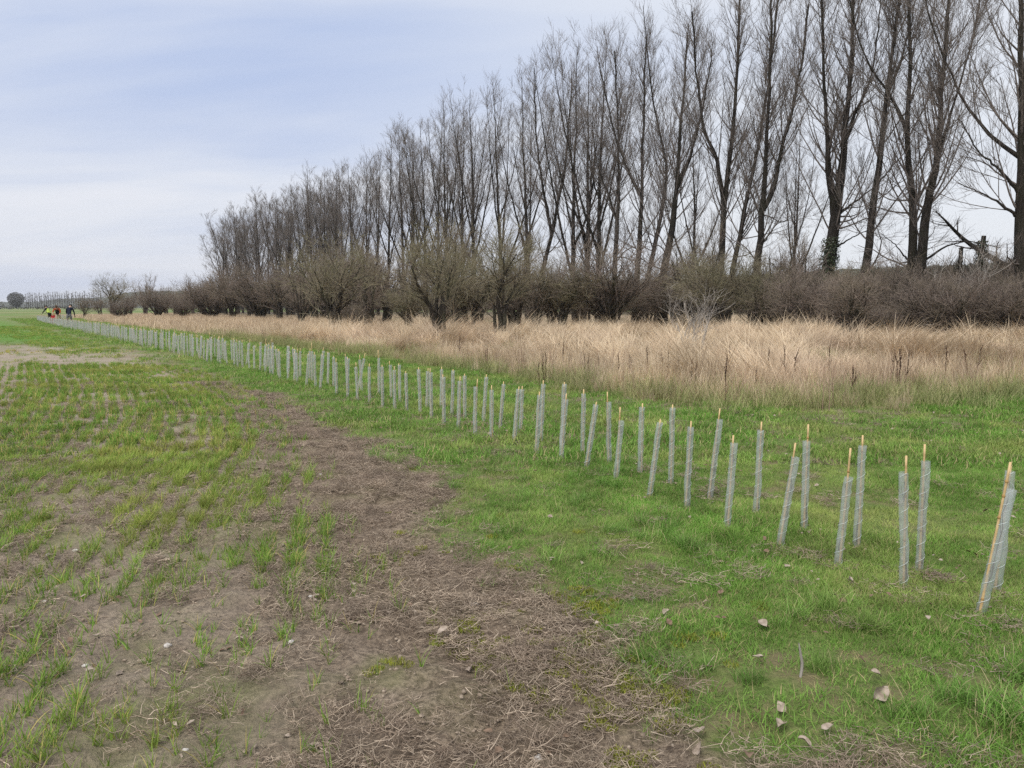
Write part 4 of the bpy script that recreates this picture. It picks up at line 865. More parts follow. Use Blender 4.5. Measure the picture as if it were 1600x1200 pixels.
# the line farther on
LINE = [(526, 618), (496, 614), (456, 603), (419, 588), (377, 577), (332, 570), (308, 562), (234, 546), (180, 532), (140, 522), (100, 513), (70, 505), (58, 501)]
LW = np.array([g(*p) for p in LINE]); LW = np.concatenate([LW, [LW[-1] + (-1.5, 9.0)]])
Ld = np.r_[0, np.cumsum(np.linalg.norm(np.diff(LW, axis=0), axis=1))]
def along(s):
    p = np.array([np.interp(s, Ld, LW[:, 0]), np.interp(s, Ld, LW[:, 1])]); q = np.array([np.interp(s + .5, Ld, LW[:, 0]), np.interp(s + .5, Ld, LW[:, 1])]) if s + .5 < Ld[-1] else p
    q0 = np.array([np.interp(s - .5, Ld, LW[:, 0]), np.interp(s - .5, Ld, LW[:, 1])]); t = q - q0; t /= np.linalg.norm(t); return p, np.array([t[1], -t[0]])   # normal points to the meadow side
def frame_to(base, top):
    d = Vector(top) - Vector(base); return d.length, d.to_track_quat('Z', 'Y').to_euler()
def add_guard(base, top, cane_top, label, group, i, full=True):
    L, eu = frame_to(base, top)
    t = empty('tree_guard', base)
    tm, sm = GV[i % 4]
    o = link('tube', tm, t); o.rotation_euler = eu; o.scale = (1, 1, L); o.rotation_euler.rotate_axis('Z', (i * 1.7) % 6.28)
    s = link('seam', sm, o)
    cb = Vector(base) + Vector((-.010 + .02 * ((i * 7) % 5) / 4, -.012 + .012 * ((i * 3) % 4) / 3, -.01)); Lc, ec = frame_to(cb, cane_top)
    c = link('cane', CV[i % 4], t, cb - Vector(base)); c.rotation_euler = ec; c.scale = (1, 1, Lc)
    if full: w = link('sapling', WV[i % 3], t, (.006, .006, 0)); w.rotation_euler = eu; w.scale = (1, 1, L)
    return tag(t, label, 'tree guard', group)
GG = 'pale spiral tree guards of the new double hedge row'
def px_guard(b, tp, ct):
    x_, y_ = g(*b); z_ = float(height(x_, y_)); x_, y_ = g(b[0], b[1], z_)
    base = np.array([x_, y_, z_ - .01]); T = at(tp[0], tp[1], y_); Cn = at(ct[0], ct[1], y_ + .006); return base, T, Cn
def look(base, top, ct):
    lean = (top[0] - base[0]) / (top[2] - base[2]); c = np.linalg.norm(np.array(ct) - np.array(base)) - np.linalg.norm(np.array(top) - np.array(base))
    a = 'leaning right' if lean > .14 else 'tilting slightly right' if lean > .06 else 'tilting left' if lean < -.03 else 'upright'
    return a + (' with tall cane tip' if c > .10 else ' with short cane tip' if c > .035 else '')
singles = 0; gi = 0; ind = []
for nm, lst in (('front', front), ('back', back)):
    for k, (b, tp, ct) in enumerate(lst):
        base, T, Cn = px_guard(b, tp, ct)
        where = f'{ords(k + 1)} from right in {nm} row'
        ind.append((base, T, Cn, f'pale guard {look(base, T, Cn)}, {where}'))
rg_ = np.random.default_rng(77)
fl = [(np.r_[LW[0]], 0)]
gen_g = []
s = 0.43; k = len(front)
while s < Ld[-1]:
    p, nr = along(s); gen_g.append(('front', k, p)); k += 1; s += rg_.normal(.42, .035)
# back row: starts where the picked ones stop
pb = np.array(g(*back[-1][0])); d0 = np.linalg.norm(LW[0] - pb)
s = -d0 + .75; k = len(back); tdir = (LW[1] - LW[0]) / np.linalg.norm(LW[1] - LW[0])
while s < Ld[-1]:
    if s < 0:
        f_ = (s + d0) / d0; p0, nr = along(.01); p = pb * (1 - f_) + (p0 + nr * .40) * f_
    else:
        p0, nr = along(s); p = p0 + nr * (.40 + rg_.normal(0, .03))
    gen_g.append(('back', k, p)); k += 1; s += rg_.normal(.42, .035)
farlist = []
gen_g.sort(key=lambda q: q[2][1])
for nm, k, p in gen_g:
    p = p + rg_.normal(0, .03, 2); z_ = float(height(p[0], p[1])); base = np.array([p[0], p[1], z_ - .01]); h = rg_.normal(.60, .02)
    T = base + np.array([rg_.normal(.012, .035), rg_.normal(0, .03), h]); Cn = base + (T - base) * (1 + abs(rg_.normal(.05, .09))) + np.array([rg_.normal(0, .01), 0, 0])
    if len(ind) + singles < 300:
        singles += 1
        lab = f'small guard {look(base, T, Cn)}, {ords(k + 1)} from right in {nm} row'; gr = GG
        gi += 1
        if k < 70: add_guard(base, T, Cn, lab, gr, gi * 3 + 1, full=False)
        else:
            L, eu = frame_to(base, T); t = empty('tree_guard', base)
            o = link('tube', GFAR[0], t); o.rotation_euler = eu; o.scale = (1.1, 1.1, L)
            c = link('cane', CV[gi % 4], t); Lc, ec = frame_to(base, Cn); c.rotation_euler = ec; c.scale = (1, 1, Lc); tag(t, lab, 'tree guard', gr)
    else: farlist.append((base, T, Cn))
for i, (base, T, Cn, lab) in enumerate(ind): add_guard(base, T, Cn, lab, GG, i)
dg = np.array([q[0][:2] for q in ind]); dg = np.repeat(dg, 4, 0) + rng.normal(0, .03, (len(dg) * 4, 2)); dg = dg[rng.random(len(dg)) < .7]
scatter('disturbed_soil', dg[:, 0], dg[:, 1], cv, rng.uniform(.3, .75, len(dg)), 'crumbs of dug earth around the feet of the near guards', 'soil', z=height(dg[:, 0], dg[:, 1]) + .008, seed=52)
mb = MB()
gv = np.array([v.co[:] for v in GFAR[0].vertices]); gq = np.array([p_.vertices[:] for p_ in GFAR[0].polygons])
for base, T, Cn in farlist:
    d = T - base; V = gv * (1.15, 1.15, 0) + base + gv[:, 2:3] * d; mb.add(V, gq)
    V, Q = tubes(np.array([[base, Cn]]), np.array([[.006, .006]]), 4); mb.add(V, Q, mi=1)
tag(link('distant_tree_guards', mb.mesh('distant_tree_guards', [M['plastic'], M['cane']], True)), 'pale mass of guards merging at the far end of the hedge line', 'tree guards', kind='stuff')

# ------------------------------------------------------------------ dead dock stems in the meadow edge
def dock_meshes(seed):
    r = np.random.default_rng(seed); S = 10; n = 1 + seed % 2
    P = np.zeros((n, S, 3)); Rd = np.zeros((n, S))
    for i in range(n):
        d = np.array([r.normal(0, .14), r.normal(0, .14), 1]); p = np.array([i * .06, 0, -.05])
        for k in range(S): P[i, k] = p; d = d + r.normal(0, .05, 3) * (1, 1, 0); p = p + d / np.linalg.norm(d) * .1
        Rd[i] = np.linspace(.007, .003, S)
    V, Q = tubes(P, Rd, 5); mb = MB(); mb.add(V, Q); st = mb.mesh('stem', [M['dock']], True)
    a, b = spawn(P, Rd, 8, .45, 1, (R(15), R(35)), (.14, .32), 4, r, .1, .08, .6, .0025)
    mb = MB(); V, Q = tubes(a, b, 4); mb.add(V, Q)
    c, d_ = spawn(a, b, 14, 0, 1, (R(30), R(90)), (.012, .028), 3, r, 0, .1, 1, .0042, .8); V, Q = tubes(c, d_, 4); mb.add(V, Q)
    c, d_ = spawn(P, Rd, 34, .35, 1, (R(30), R(90)), (.012, .03), 3, r, 0, .1, 1, .0045, .8); V, Q = tubes(c, d_, 4); mb.add(V, Q)
    return st, mb.mesh('seed_heads', [M['dock']], True)
DV = [dock_meshes(900 + i) for i in range(5)]
docks = [(843, 612, .75, 'dark dead dock stem behind the twelfth pair of guards'), (850, 616, .9, 'taller dark dock stem of the close pair by the guards'), (1133, 640, 1.0, 'thick bushy dark dock in front of the meadow behind a cane'), (1082, 622, .75, 'bent dark dock stem left of the bushy dock'), (1180, 628, .65, 'short slanting dock right of the bushy dock'),
         (1330, 634, .85, 'dark dock pair low at the meadow front, right half'), (1335, 630, .7, 'thin dock close beside the dark dock pair'), (1403, 628, 1.15, 'tallest dark dock cluster at the green meadow edge'), (1410, 624, 1.0, 'second stem of the tallest dock cluster'), (1395, 622, .8, 'shorter stem left of the tallest dock cluster')]
GD = 'dead dock stems scattered over the meadow front'
for i, (px, py, s_, lab) in enumerate(docks + [(px, py, .6 + .5 * rng.random(), f'thin brown dead stem standing in the dry grass, {ords(q_ + 1)} of the scattered stems from left') for q_, (px, py) in enumerate(sorted([(915, 604), (935, 600), (965, 606), (985, 600), (1010, 606), (1040, 605), (1060, 612), (1110, 605), (1135, 598), (1200, 600), (1260, 596), (1475, 610), (1520, 608), (880, 590), (1230, 612), (1295, 606), (760, 580), (720, 572), (1565, 600), (1440, 596)]))]):
    x_, y_ = g(px, py); st_, sd_ = DV[i % 5]; t = empty('dead_dock', (x_, y_, float(height(x_, y_))), i * 1.9); t.scale = (s_ * .72, s_ * .72, s_ * .85)
    link('stem', st_, t); tag(link('seed_heads', sd_, t), kind='stuff'); tag(t, lab, 'weed', GD)

# ------------------------------------------------------------------ fallen leaves and stones
def leaf_meshes(seed, material):
    r = np.random.default_rng(seed); n, m_ = 10, 9; V = []; curl = r.uniform(.15, .8); bow = r.uniform(-.5, .9); tw = r.normal(0, .5); ph = r.random() * 6
    for i in range(n):
        t = i / (n - 1); w = .027 * (math.sin(math.pi * t ** .72) ** .85 + .03) * (1 + .10 * math.sin(9 * t + ph))
        for j in range(m_):
            q = j / (m_ - 1) * 2 - 1; x_ = w * q * math.cos(curl * abs(q) * .9); z_ = w * abs(q) ** 1.4 * math.sin(curl) + .012 * bow * math.sin(math.pi * t) + .0035 * math.sin(7 * t + 3 * q + ph) * abs(q) + tw * .012 * q * (t - .4) + (-.0012 if j % 2 and abs(q) < .95 else 0)
            V.append((x_ + .004 * math.sin(4 * t + ph), t * .072 - .03, max(.001, .005 + z_ + r.normal(0, .0008))))
    Q = [(i * m_ + j, i * m_ + j + 1, (i + 1) * m_ + j + 1, (i + 1) * m_ + j) for i in range(n - 1) for j in range(m_ - 1)]
    V = np.array(V); bot = V - (0, 0, .0006); mb = MB(); mb.add(V, Q); mb.add(bot, [q[::-1] for q in Q]); bl = mb.mesh('blade', [material], True)
    P = np.array([[(0, -.03, .006), (.004, -.048, .010), (.010, -.068, .006)]]); V, Q = tubes(P, np.array([[.0012, .001, .0008]]), 4); mb = MB(); mb.add(V, Q)
    return bl, mb.mesh('stalk', [M['leaf_brown']], True)
LV = [leaf_meshes(950 + i, M['leaf'] if i % 3 else M['leaf_brown']) for i in range(6)]
leaves = [(735, 1049, 1.2, 'curled pale leaf on the bare soil below the white stone'), (922, 1010, 1.2, 'pinkish leaf lying among moss at the soil edge'), (1040, 985, 1.0, 'pinkish leaf, upper of two on the ragged turf'), (1045, 1001, .9, 'leaf just below another on the ragged turf'), (1327, 925, 1.1, 'folded pinkish leaf in the grass below the third guard pair'),
          (1229, 905, .9, 'reddish leaf standing in the grass below the fourth guard'), (1126, 948, .8, 'small grey leaf upright in the grass'), (1190, 998, 1.4, 'pale leaf lodged on a dead tuft'), (1370, 1113, 1.9, 'largest pale curled leaf, lying on the grass'), (1345, 1056, 1.0, 'dull leaf half buried in grass left of the largest leaf'),
          (1366, 1078, 1.0, 'brown leaf just above the largest leaf'), (1221, 1128, 1.1, 'upright pinkish leaf at the dead thatch'), (1219, 1147, 1.3, 'flat pinkish leaf beside a pale twig'), (1291, 1161, 1.1, 'pale leaf lying right of the thatch'), (1257, 1178, 1.2, 'pale pointed leaf near the bottom edge'), (1092, 1156, 1.2, 'pink leaf against a dead stem near the bottom'), (1092, 1180, 1.2, 'lower pink leaf near the bottom stem'),
          (1185, 1055, 1.1, 'brownish leaf under the dead tuft'), (1540, 814, 1.2, 'whitish leaf in the mown grass left of the end guard'), (765, 692, 1.2, 'white leaf in the grass by the front row'), (760, 748, 1.1, 'salmon leaf on the verge near the soil edge'), (757, 788, 1.0, 'pale leaf on thin turf below the salmon leaf'), (622, 741, 1.2, 'pale leaf at the foot of the dark tuft'), (950, 880, 1.0, 'reddish leaf in the tuft right of the soil'),
          (1112, 800, .9, 'white leaf in grass right of the sixth guard'), (815, 682, 1.0, 'white leaf behind the twelfth guard'), (535, 1076, 1.1, 'grey leaf lying on the bare soil'), (850, 1048, 1.0, 'pale flake of leaf on the soil edge'), (375, 1005, 1.0, 'dark curled leaf on the crop soil'), (150, 990, 1.1, 'grey leaf beside stubble at the left'), (640, 955, 1.0, 'dark leaf lying in the stalk litter'), (505, 838, 1.0, 'grey leaf between seedlings')]
for i, (px, py, s_, lab) in enumerate(leaves):
    x_, y_ = g(px, py); v, _, _ = zones(np.array([x_]), np.array([y_])); t = empty('fallen_leaf', (x_, y_, float(height(x_, y_)) + (.028 if v[0] > .6 else .008)), i * 2.3)
    t.rotation_euler[0] = rng.normal(.25, .3); t.rotation_euler[1] = rng.normal(0, .35); t.scale = (s_ * .58,) * 3
    a, b = LV[i % 6] if 'pink' not in lab and 'pale' not in lab and 'white' not in lab else LV[(1, 2, 4, 5)[i % 4]]
    link('blade', a, t); link('stalk', b, t); tag(t, lab, 'leaf', 'fallen leaves')
def stone_mesh(seed):
    r = np.random.default_rng(seed); n, S = 9, 6; V = []
    for i in range(S):
        ph = math.pi * i / (S - 1)
        for k in range(n):
            a = 2 * math.pi * k / n; q = 1 + .35 * (vnoise(math.cos(a) * 1.7 + seed * 3.1, ph * 1.3 + math.sin(a) * 1.7, 5) - .5) * 2
            V.append((.026 * q * math.sin(ph) * math.cos(a), .018 * q * math.sin(ph) * math.sin(a), .013 * q * math.cos(ph) + .006))
    Q = [(i * n + k, i * n + (k + 1) % n, (i + 1) * n + (k + 1) % n, (i + 1) * n + k) for i in range(S - 1) for k in range(n)]
    mb = MB(); mb.add(V, Q); return mb.mesh('stone', [M['stone']])
SV = [stone_mesh(i + 1) for i in range(4)]
stones = [(740, 947, 1.25, 'bright white flint on the bare soil strip'), (455, 1016, 1.1, 'pale flat flint on bare soil, left of centre'), (262, 1011, 1.3, 'white flint among seedlings, lower left'), (133, 1033, 1.0, 'white pebble near the left stubble'), (75, 863, 1.3, 'pale flint at the left edge of the crop'), (118, 856, 1.2, 'white flint right of the left edge one'), (240, 690, 1.6, 'white flint in a bare gap of the crop'), (1005, 1043, .9, 'small white chip beside the moss'),
          (842, 1177, 1.2, 'whitish flint near the bottom of the soil strip'), (990, 950, .9, 'white chip at the edge of the turf'), (485, 935, .8, 'small white pebble on the soil'), (560, 712, 1.4, 'white flint at the upper end of the soil strip'), (430, 815, 1.2, 'pale stone at the crop edge'), (70, 938, .9, 'tiny white pebble far left'), (290, 1170, .9, 'small pale stone at the bottom left'), (500, 745, 1.3, 'pale pebble on the dark thatch')]
for i, (px, py, s_, lab) in enumerate(stones):
    x_, y_ = g(px, py); o = link('flint_stone', SV[i % 4], None, (x_, y_, float(height(x_, y_)) - .002), i * 1.3); o.scale = (s_ * .62,) * 3; tag(o, lab, 'stone', 'white flints on the soil')
# pale twig standing in the grass
x_, y_ = g(1250, 1078); P0, R0 = resample([(0, 0, 0), (.006, 0, .05), (-.004, 0, .10), (-.012, 0, .14)], [.006, .006, .005, .002], 8); V, Q = tubes(P0[None], R0[None], 6); mb = MB(); mb.add(V, Q)
tag(link('broken_twig', mb.mesh('twig', [M['haw_pale']], True), None, (x_, y_, float(height(x_, y_)))), 'pale broken twig upright in the grass left of the largest leaf', 'twig')

# ------------------------------------------------------------------ people
M['skin'] = plain('skin', (0.42, 0.26, 0.19), (0.50, 0.32, 0.24), 10, .6)
def cloth(name, c): M[name] = plain(name, tuple(v * .8 for v in c), c, 14, .85, .1, .2); return M[name]
cloth('navy_jacket', (.022, .026, .045)); cloth('grey_trousers', (.16, .16, .17)); cloth('black_cloth', (.02, .02, .024)); cloth('hi_vis', (.46, .60, .12)); cloth('orange_cloth', (.36, .085, .035)); cloth('pale_trousers', (.52, .42, .34)); cloth('boots', (.04, .032, .026)); cloth('dark_hair', (.02, .016, .013)); cloth('red_cloth', (.42, .03, .04)); cloth('tan_hair', (.10, .06, .035))
def person(J, mats, label, loc, rz, vest=None, hair='dark_hair', vest_name='vest'):
    """J: joint positions (m). mats: torso, legs, boots"""
    V = []; E = []; Rr = []; reg = []; idx = {}
    def v(n, p, r, rg): idx[n] = len(V); V.append(p); Rr.append(r); reg.append(rg)
    for n, r, rg in (('pelvis', .145, 'legs'), ('waist', .14, 'torso'), ('chest', .165, 'torso'), ('neckb', .08, 'torso'), ('neck', .058, 'skin'), ('head', .092, 'skin'), ('crown', .078, 'skin')): v(n, J[n], r, rg)
    for a, b in (('pelvis', 'waist'), ('waist', 'chest'), ('chest', 'neckb'), ('neckb', 'neck'), ('neck', 'head'), ('head', 'crown')): E.append((idx[a], idx[b]))
    for s in 'LR':
        for n, r, rg in (('sh', .078, 'torso'), ('el', .052, 'torso'), ('wr', .036, 'torso'), ('palm', .034, 'skin'), ('hip', .10, 'legs'), ('kn', .066, 'legs'), ('an', .046, 'legs'), ('toe', .042, 'boots')):
            v(n + s, J[n + s], r, rg)
        for a, b in (('neckb', 'sh' + s), ('sh' + s, 'el' + s), ('el' + s, 'wr' + s), ('wr' + s, 'palm' + s), ('pelvis', 'hip' + s), ('hip' + s, 'kn' + s), ('kn' + s, 'an' + s), ('an' + s, 'toe' + s)): E.append((idx[a], idx[b]))
        pw = np.array(J['wr' + s]); pp = np.array(J['palm' + s]); d = norm(pp - pw); sd = norm(np.cross(d, (0, .3, 1))); up_ = np.cross(sd, d)
        for q in range(5):
            if q == 4: b0 = pp - d * .02 + sd * .035; b1 = b0 + d * .03 + sd * .02 ; b2 = b1 + d * .025 - up_ * .01
            else: b0 = pp + d * .035 + sd * (.03 - .02 * q); L = (.036, .042, .039, .030)[q]; b1 = b0 + d * L; b2 = b1 + d * L * .7 - up_ * .018
            i0 = len(V)
            for p_, r_ in ((b0, .010), (b1, .009), (b2, .008)): V.append(tuple(p_)); Rr.append(r_); reg.append('skin')
            E += [(idx['palm' + s], i0), (i0, i0 + 1), (i0 + 1, i0 + 2)]
    me = bpy.data.meshes.new('body_cage'); me.from_pydata([tuple(p) for p in V], E, []); ob = bpy.data.objects.new('body_cage', me); C.objects.link(ob)
    md = ob.modifiers.new('skin', 'SKIN'); me.skin_vertices[0].data[0].use_root = True
    for i, r_ in enumerate(Rr): me.skin_vertices[0].data[i].radius = (r_, r_ * (.78 if reg[i] == 'torso' and r_ > .1 else 1))
    ob.modifiers.new('sub', 'SUBSURF').levels = 2
    dg = bpy.context.evaluated_depsgraph_get(); bm_ = bpy.data.meshes.new_from_object(ob.evaluated_get(dg)); bpy.data.objects.remove(ob)
    names = ['skin', 'torso', 'legs', 'boots']; mm = {'skin': M['skin'], 'torso': mats[0], 'legs': mats[1], 'boots': mats[2]}
    bm_.materials.clear(); [bm_.materials.append(mm[n]) for n in names]
    Va = np.array(V); ca = np.array([p_.center[:] for p_ in bm_.polygons])
    seg = [(a, b) for a, b in E]; A = np.array([Va[a] for a, b in seg]); B = np.array([Va[b] for a, b in seg]); rB = [reg[b] if reg[b] != 'legs' or reg[a] != 'torso' else 'torso' for a, b in seg]
    AB = B - A; t = np.clip(((ca[:, None] - A) * AB).sum(2) / ((AB ** 2).sum(1) + 1e-9), 0, 1); dd = np.linalg.norm(ca[:, None] - (A + t[..., None] * AB), axis=2); j = dd.argmin(1)
    regs = [rB[k] for k in j]
    for p_, rg in zip(bm_.polygons, regs): p_.material_index = names.index(rg); p_.use_smooth = True
    root = empty('person', loc, rz); b_ = link('body', bm_, root)
    hd = np.array(J['head']); cr_ = np.array(J['crown']); fd = norm(np.array(J['face']))
    up_ = norm(cr_ - hd)
    # hair cap, nose, eyes, ears, mouth
    mb = MB(); P = []; n = 12
    for i in range(6):
        ph = .5 * math.pi * i / 5 * 1.15
        for k in range(n):
            a = 2 * math.pi * k / n; s1 = norm(np.cross(up_, fd)); c = hd + up_ * .035 - fd * .012
            P.append(c + (.108 + .006 * math.sin(5 * a)) * (math.sin(ph) * (math.cos(a) * s1 + math.sin(a) * fd * (.92 if math.sin(a) > 0 else 1.02)) + math.cos(ph) * up_ * 1.1))
    mb.add(P, [(i * n + k, i * n + (k + 1) % n, (i + 1) * n + (k + 1) % n, (i + 1) * n + k) for i in range(5) for k in range(n)]); link('hair', mb.mesh('hair', [M[hair]], True), root)
    s1 = norm(np.cross(up_, fd)); mb = MB()
    V2, Q2 = tubes(np.array([[hd + fd * .085 + up_ * .015, hd + fd * .108 - up_ * .015, hd + fd * .092 - up_ * .025]]), np.array([[.008, .013, .006]]), 6); mb.add(V2, Q2)
    for sg in (-1, 1): V2, Q2 = tubes(np.array([[hd + s1 * sg * .088 + up_ * .02, hd + s1 * sg * .102, hd + s1 * sg * .09 - up_ * .03]]), np.array([[.008, .014, .007]]), 6); mb.add(V2, Q2)
    link('face', mb.mesh('face', [M['skin']], True), root)
    mb = MB()
    for sg in (-1, 1): V2, Q2 = lathe([(0, -.008), (.008, 0), (0, .008)], 6, tuple(hd + fd * .087 + s1 * sg * .032 + up_ * .018)); mb.add(V2, Q2)
    V2, Q2 = tubes(np.array([[hd + fd * .086 - up_ * .045 - s1 * .022, hd + fd * .093 - up_ * .047, hd + fd * .086 - up_ * .045 + s1 * .022]]), np.array([[.003, .005, .003]]), 5); mb.add(V2, Q2)
    link('eyes_and_mouth', mb.mesh('features', [M['dark_hair']], True), root)
    if vest:                                                   # sleeveless garment over the trunk
        vn = np.zeros((len(bm_.vertices), 3), np.float32); bm_.vertices.foreach_get('normal', vn.ravel()); co = np.zeros((len(bm_.vertices), 3), np.float32); bm_.vertices.foreach_get('co', co.ravel())
        keep = [p_.vertices[:] for p_, k in zip(bm_.polygons, j) if rB[k] == 'torso' and k in (0, 1, 2, 7, 30)]
        core = [p_.vertices[:] for p_, k in zip(bm_.polygons, j) if k in (0, 1, 2)]
        mb = MB(); mb.add(co + vn * .022, [q for q in core if len(q) == 4]); me_ = mb.mesh(vest_name, [M[vest]], True); link(vest_name, me_, root)
    return tag(root, label, 'person', 'people working beside the far guards')
def pose(lean, headdown, leg=0.0, arms=(.35, .35), h=1.0, reach=.2):
    """standing figure facing +Y, upper body leaning forward by lean (radians)"""
    hipz = .92; s, c = math.sin(lean), math.cos(lean); J = {'pelvis': (0, 0, hipz)}
    up = np.array([0, s, c]); P0 = np.array([0, 0, hipz])
    J['waist'] = P0 + up * .18; J['chest'] = P0 + up * .40; J['neckb'] = P0 + up * .54; l2 = lean + headdown; u2 = np.array([0, math.sin(l2), math.cos(l2)])
    J['neck'] = J['neckb'] + u2 * .08; J['head'] = J['neck'] + u2 * .12; J['crown'] = J['head'] + u2 * .09; J['face'] = (0, math.cos(l2), -math.sin(l2))
    for sg, k, a in ((-1, 'L', arms[0]), (1, 'R', arms[1])):
        sh = J['neckb'] + np.array([sg * .19, 0, 0]) - up * .04; el = sh + np.array([sg * .07, math.sin(a) * .28, -math.cos(a) * .28]); wr = el + np.array([-sg * .02, math.sin(a + reach) * .25, -math.cos(a + reach) * .25]); pm = wr + norm(wr - el) * .075
        J['sh' + k] = sh; J['el' + k] = el; J['wr' + k] = wr; J['palm' + k] = pm
        J['hip' + k] = np.array([sg * .10, 0, hipz - .06]); J['kn' + k] = np.array([sg * .12, leg * sg + .05, .49]); J['an' + k] = np.array([sg * .12, leg * sg * 1.6 - .02, .08]); J['toe' + k] = np.array([sg * .14, leg * sg * 1.6 + .15, .04])
    return J
def ppos(px, D): p = at(px, 480, D); return (p[0], D, float(height(p[0], D)))
person(pose(.42, .35, .05, (.25, .30)), (M['navy_jacket'], M['grey_trousers'], M['boots']), 'person in a navy jacket seen from behind, stooping over the guards', ppos(107, 57), R(10), hair='dark_hair')
person(pose(.62, .2, .10, (.5, .7), reach=.4), (M['black_cloth'], M['black_cloth'], M['boots']), 'person in a yellow high-visibility vest bending to the left', ppos(77, 72), R(70), vest='hi_vis', hair='dark_hair')
person(pose(.55, .3, .14, (.6, .8), reach=.3), (M['orange_cloth'], M['pale_trousers'], M['boots']), 'person in an orange jacket and dark vest between the other two', ppos(90, 64), R(200), vest='black_cloth', hair='tan_hair')
# red planting bag
r_ = np.random.default_rng(3); mb = MB(); n = 14; prof = [(.02, .0), (.24, .02), (.30, .14), (.29, .30), (.24, .42), (.20, .52), (.22, .58)]; V, Q = lathe(prof, n); V = V * (1 + r_.normal(0, .035, (len(V), 1))) * (1.1, .8, 1); mb.add(V, Q)
pb_ = ppos(83.5, 68); bg = empty('planting_bag', pb_, .3); bg.scale = (1, 1, 1.35); link('sack', mb.mesh('sack', [M['red_cloth']], True), bg)
mb = MB()
for sg in (-1, 1): V, Q = tubes(np.array([[(-.12, sg * .14, .5), (-.08, sg * .17, .68), (.08, sg * .17, .68), (.12, sg * .14, .5)]]), np.full((1, 4), .014), 6); mb.add(V, Q)
link('handles', mb.mesh('handles', [M['red_cloth']], True), bg); tag(bg, 'bright red bag standing beside the person in the yellow vest', 'bag')

# ------------------------------------------------------------------ the distance
M['hill'] = plain('wooded_hill', (0.030, 0.036, 0.022), (0.085, 0.085, 0.050), 0.035, 0.95, 0.05, 0.0, False)
M['far_wood'] = plain('far_wood', (0.040, 0.036, 0.028), (0.085, 0.072, 0.052), 0.3, 0.95, 0.05, 0.0, False)
# ridge of hills
def ridge(name, pts, depth, nseg, bump, seed, material, label, nrow=10):
    """pts: (px, py_top, D)"""
    pts = np.array(pts, float); px = np.linspace(pts[0, 0], pts[-1, 0], nseg); py = np.interp(px, pts[:, 0], pts[:, 1]); D = np.interp(px, pts[:, 0], pts[:, 2])
    top = np.array([at(a, b, d) for a, b, d in zip(px, py, D)]); V = []
    for j in range(nrow):
        f = j / (nrow - 1); prof = sstep(0, 1, np.array(f)) if f < .62 else 1.0
        hh = top[:, 2] * float(sstep(0, .62, np.array(f))); dirx = top[:, 0] / top[:, 1]
        Y = top[:, 1] + depth * (f - .62); X = dirx * Y
        bz = (fbm(px * .35 + seed, np.full_like(px, f * 23.0), seed, 3) - .35) * bump * min(1, f * 3); V.append(np.stack([X, Y, hh - 2 * (f == 0) + bz], 1))
    for f in (1.1, 1.4): V.append(np.stack([top[:, 0] / top[:, 1] * (top[:, 1] + depth * (f - .62)), top[:, 1] + depth * (f - .62), top[:, 2] * (1.0 if f < 1.2 else 0) - 2], 1))
    V = np.concatenate(V); rows = nrow + 2; i0 = (np.arange(rows - 1)[:, None] * nseg + np.arange(nseg - 1)[None]).ravel()
    o = link(name, new_mesh(name, V, np.stack([i0, i0 + 1, i0 + 1 + nseg, i0 + nseg], 1), None, [material], None, True)); return tag(o, label, 'hills', kind='structure')
ridge('hills', [(-500, 474, 2400), (60, 472, 2400), (100, 467, 2300), (165, 465, 2200), (200, 457, 2000), (260, 455, 1900), (330, 456, 1800), (600, 452, 1500), (900, 442, 1200), (1150, 434, 1000), (1350, 421, 900), (1600, 413, 850), (2200, 415, 850)], 700, 420, 7.0, 4, M['hill'], 'low wooded hills along the horizon')
# wood behind the poplars on the right: one mass of small bare crowns
def mass(n, seed, R0=3.2, Hh=9):
    r = np.random.default_rng(seed); S = 4; P = np.zeros((n, S, 3)); a = r.random(n) * 6.283; el = r.uniform(.2, 1.35, n); L = r.uniform(1.0, 3.0, n); z0 = r.random(n) ** .8 * Hh * .75
    d = np.stack([np.cos(a) * np.cos(el), np.sin(a) * np.cos(el), np.sin(el)], 1); rad = R0 * r.random(n) ** .5 * .7; a2 = r.random(n) * 6.283; b = np.stack([rad * np.cos(a2), rad * np.sin(a2), z0], 1)
    for k in range(S): P[:, k] = b + d * (L * k / (S - 1))[:, None] + r.normal(0, .08, (n, 3)) * k
    V, Q = tubes(P, (r.uniform(.03, .07, n))[:, None] * np.linspace(1, .4, S)[None], 3); return new_mesh('far_crown', V, Q, None, [M['far_wood']], {'v': np.repeat(r.random(n), S * 3)}, True)
fm = [mass(420, 40 + i) for i in range(4)]
n = 420; r_ = np.random.default_rng(66); px = r_.uniform(380, 1720, n); f = np.clip((px - 330) / 1270, 0, 1); D = (95 + 200 * (1 - f)) * r_.uniform(.8, 1.35, n) ; X = (px - 800) / F * D * 1.005
scatter('background_wood', X, D, fm, r_.uniform(.55, .95, n) * (.75 + .25 * f), 'dark bare woodland showing low between the poplar trunks', 'woodland', z=np.zeros(n), seed=67, tilt=.03)

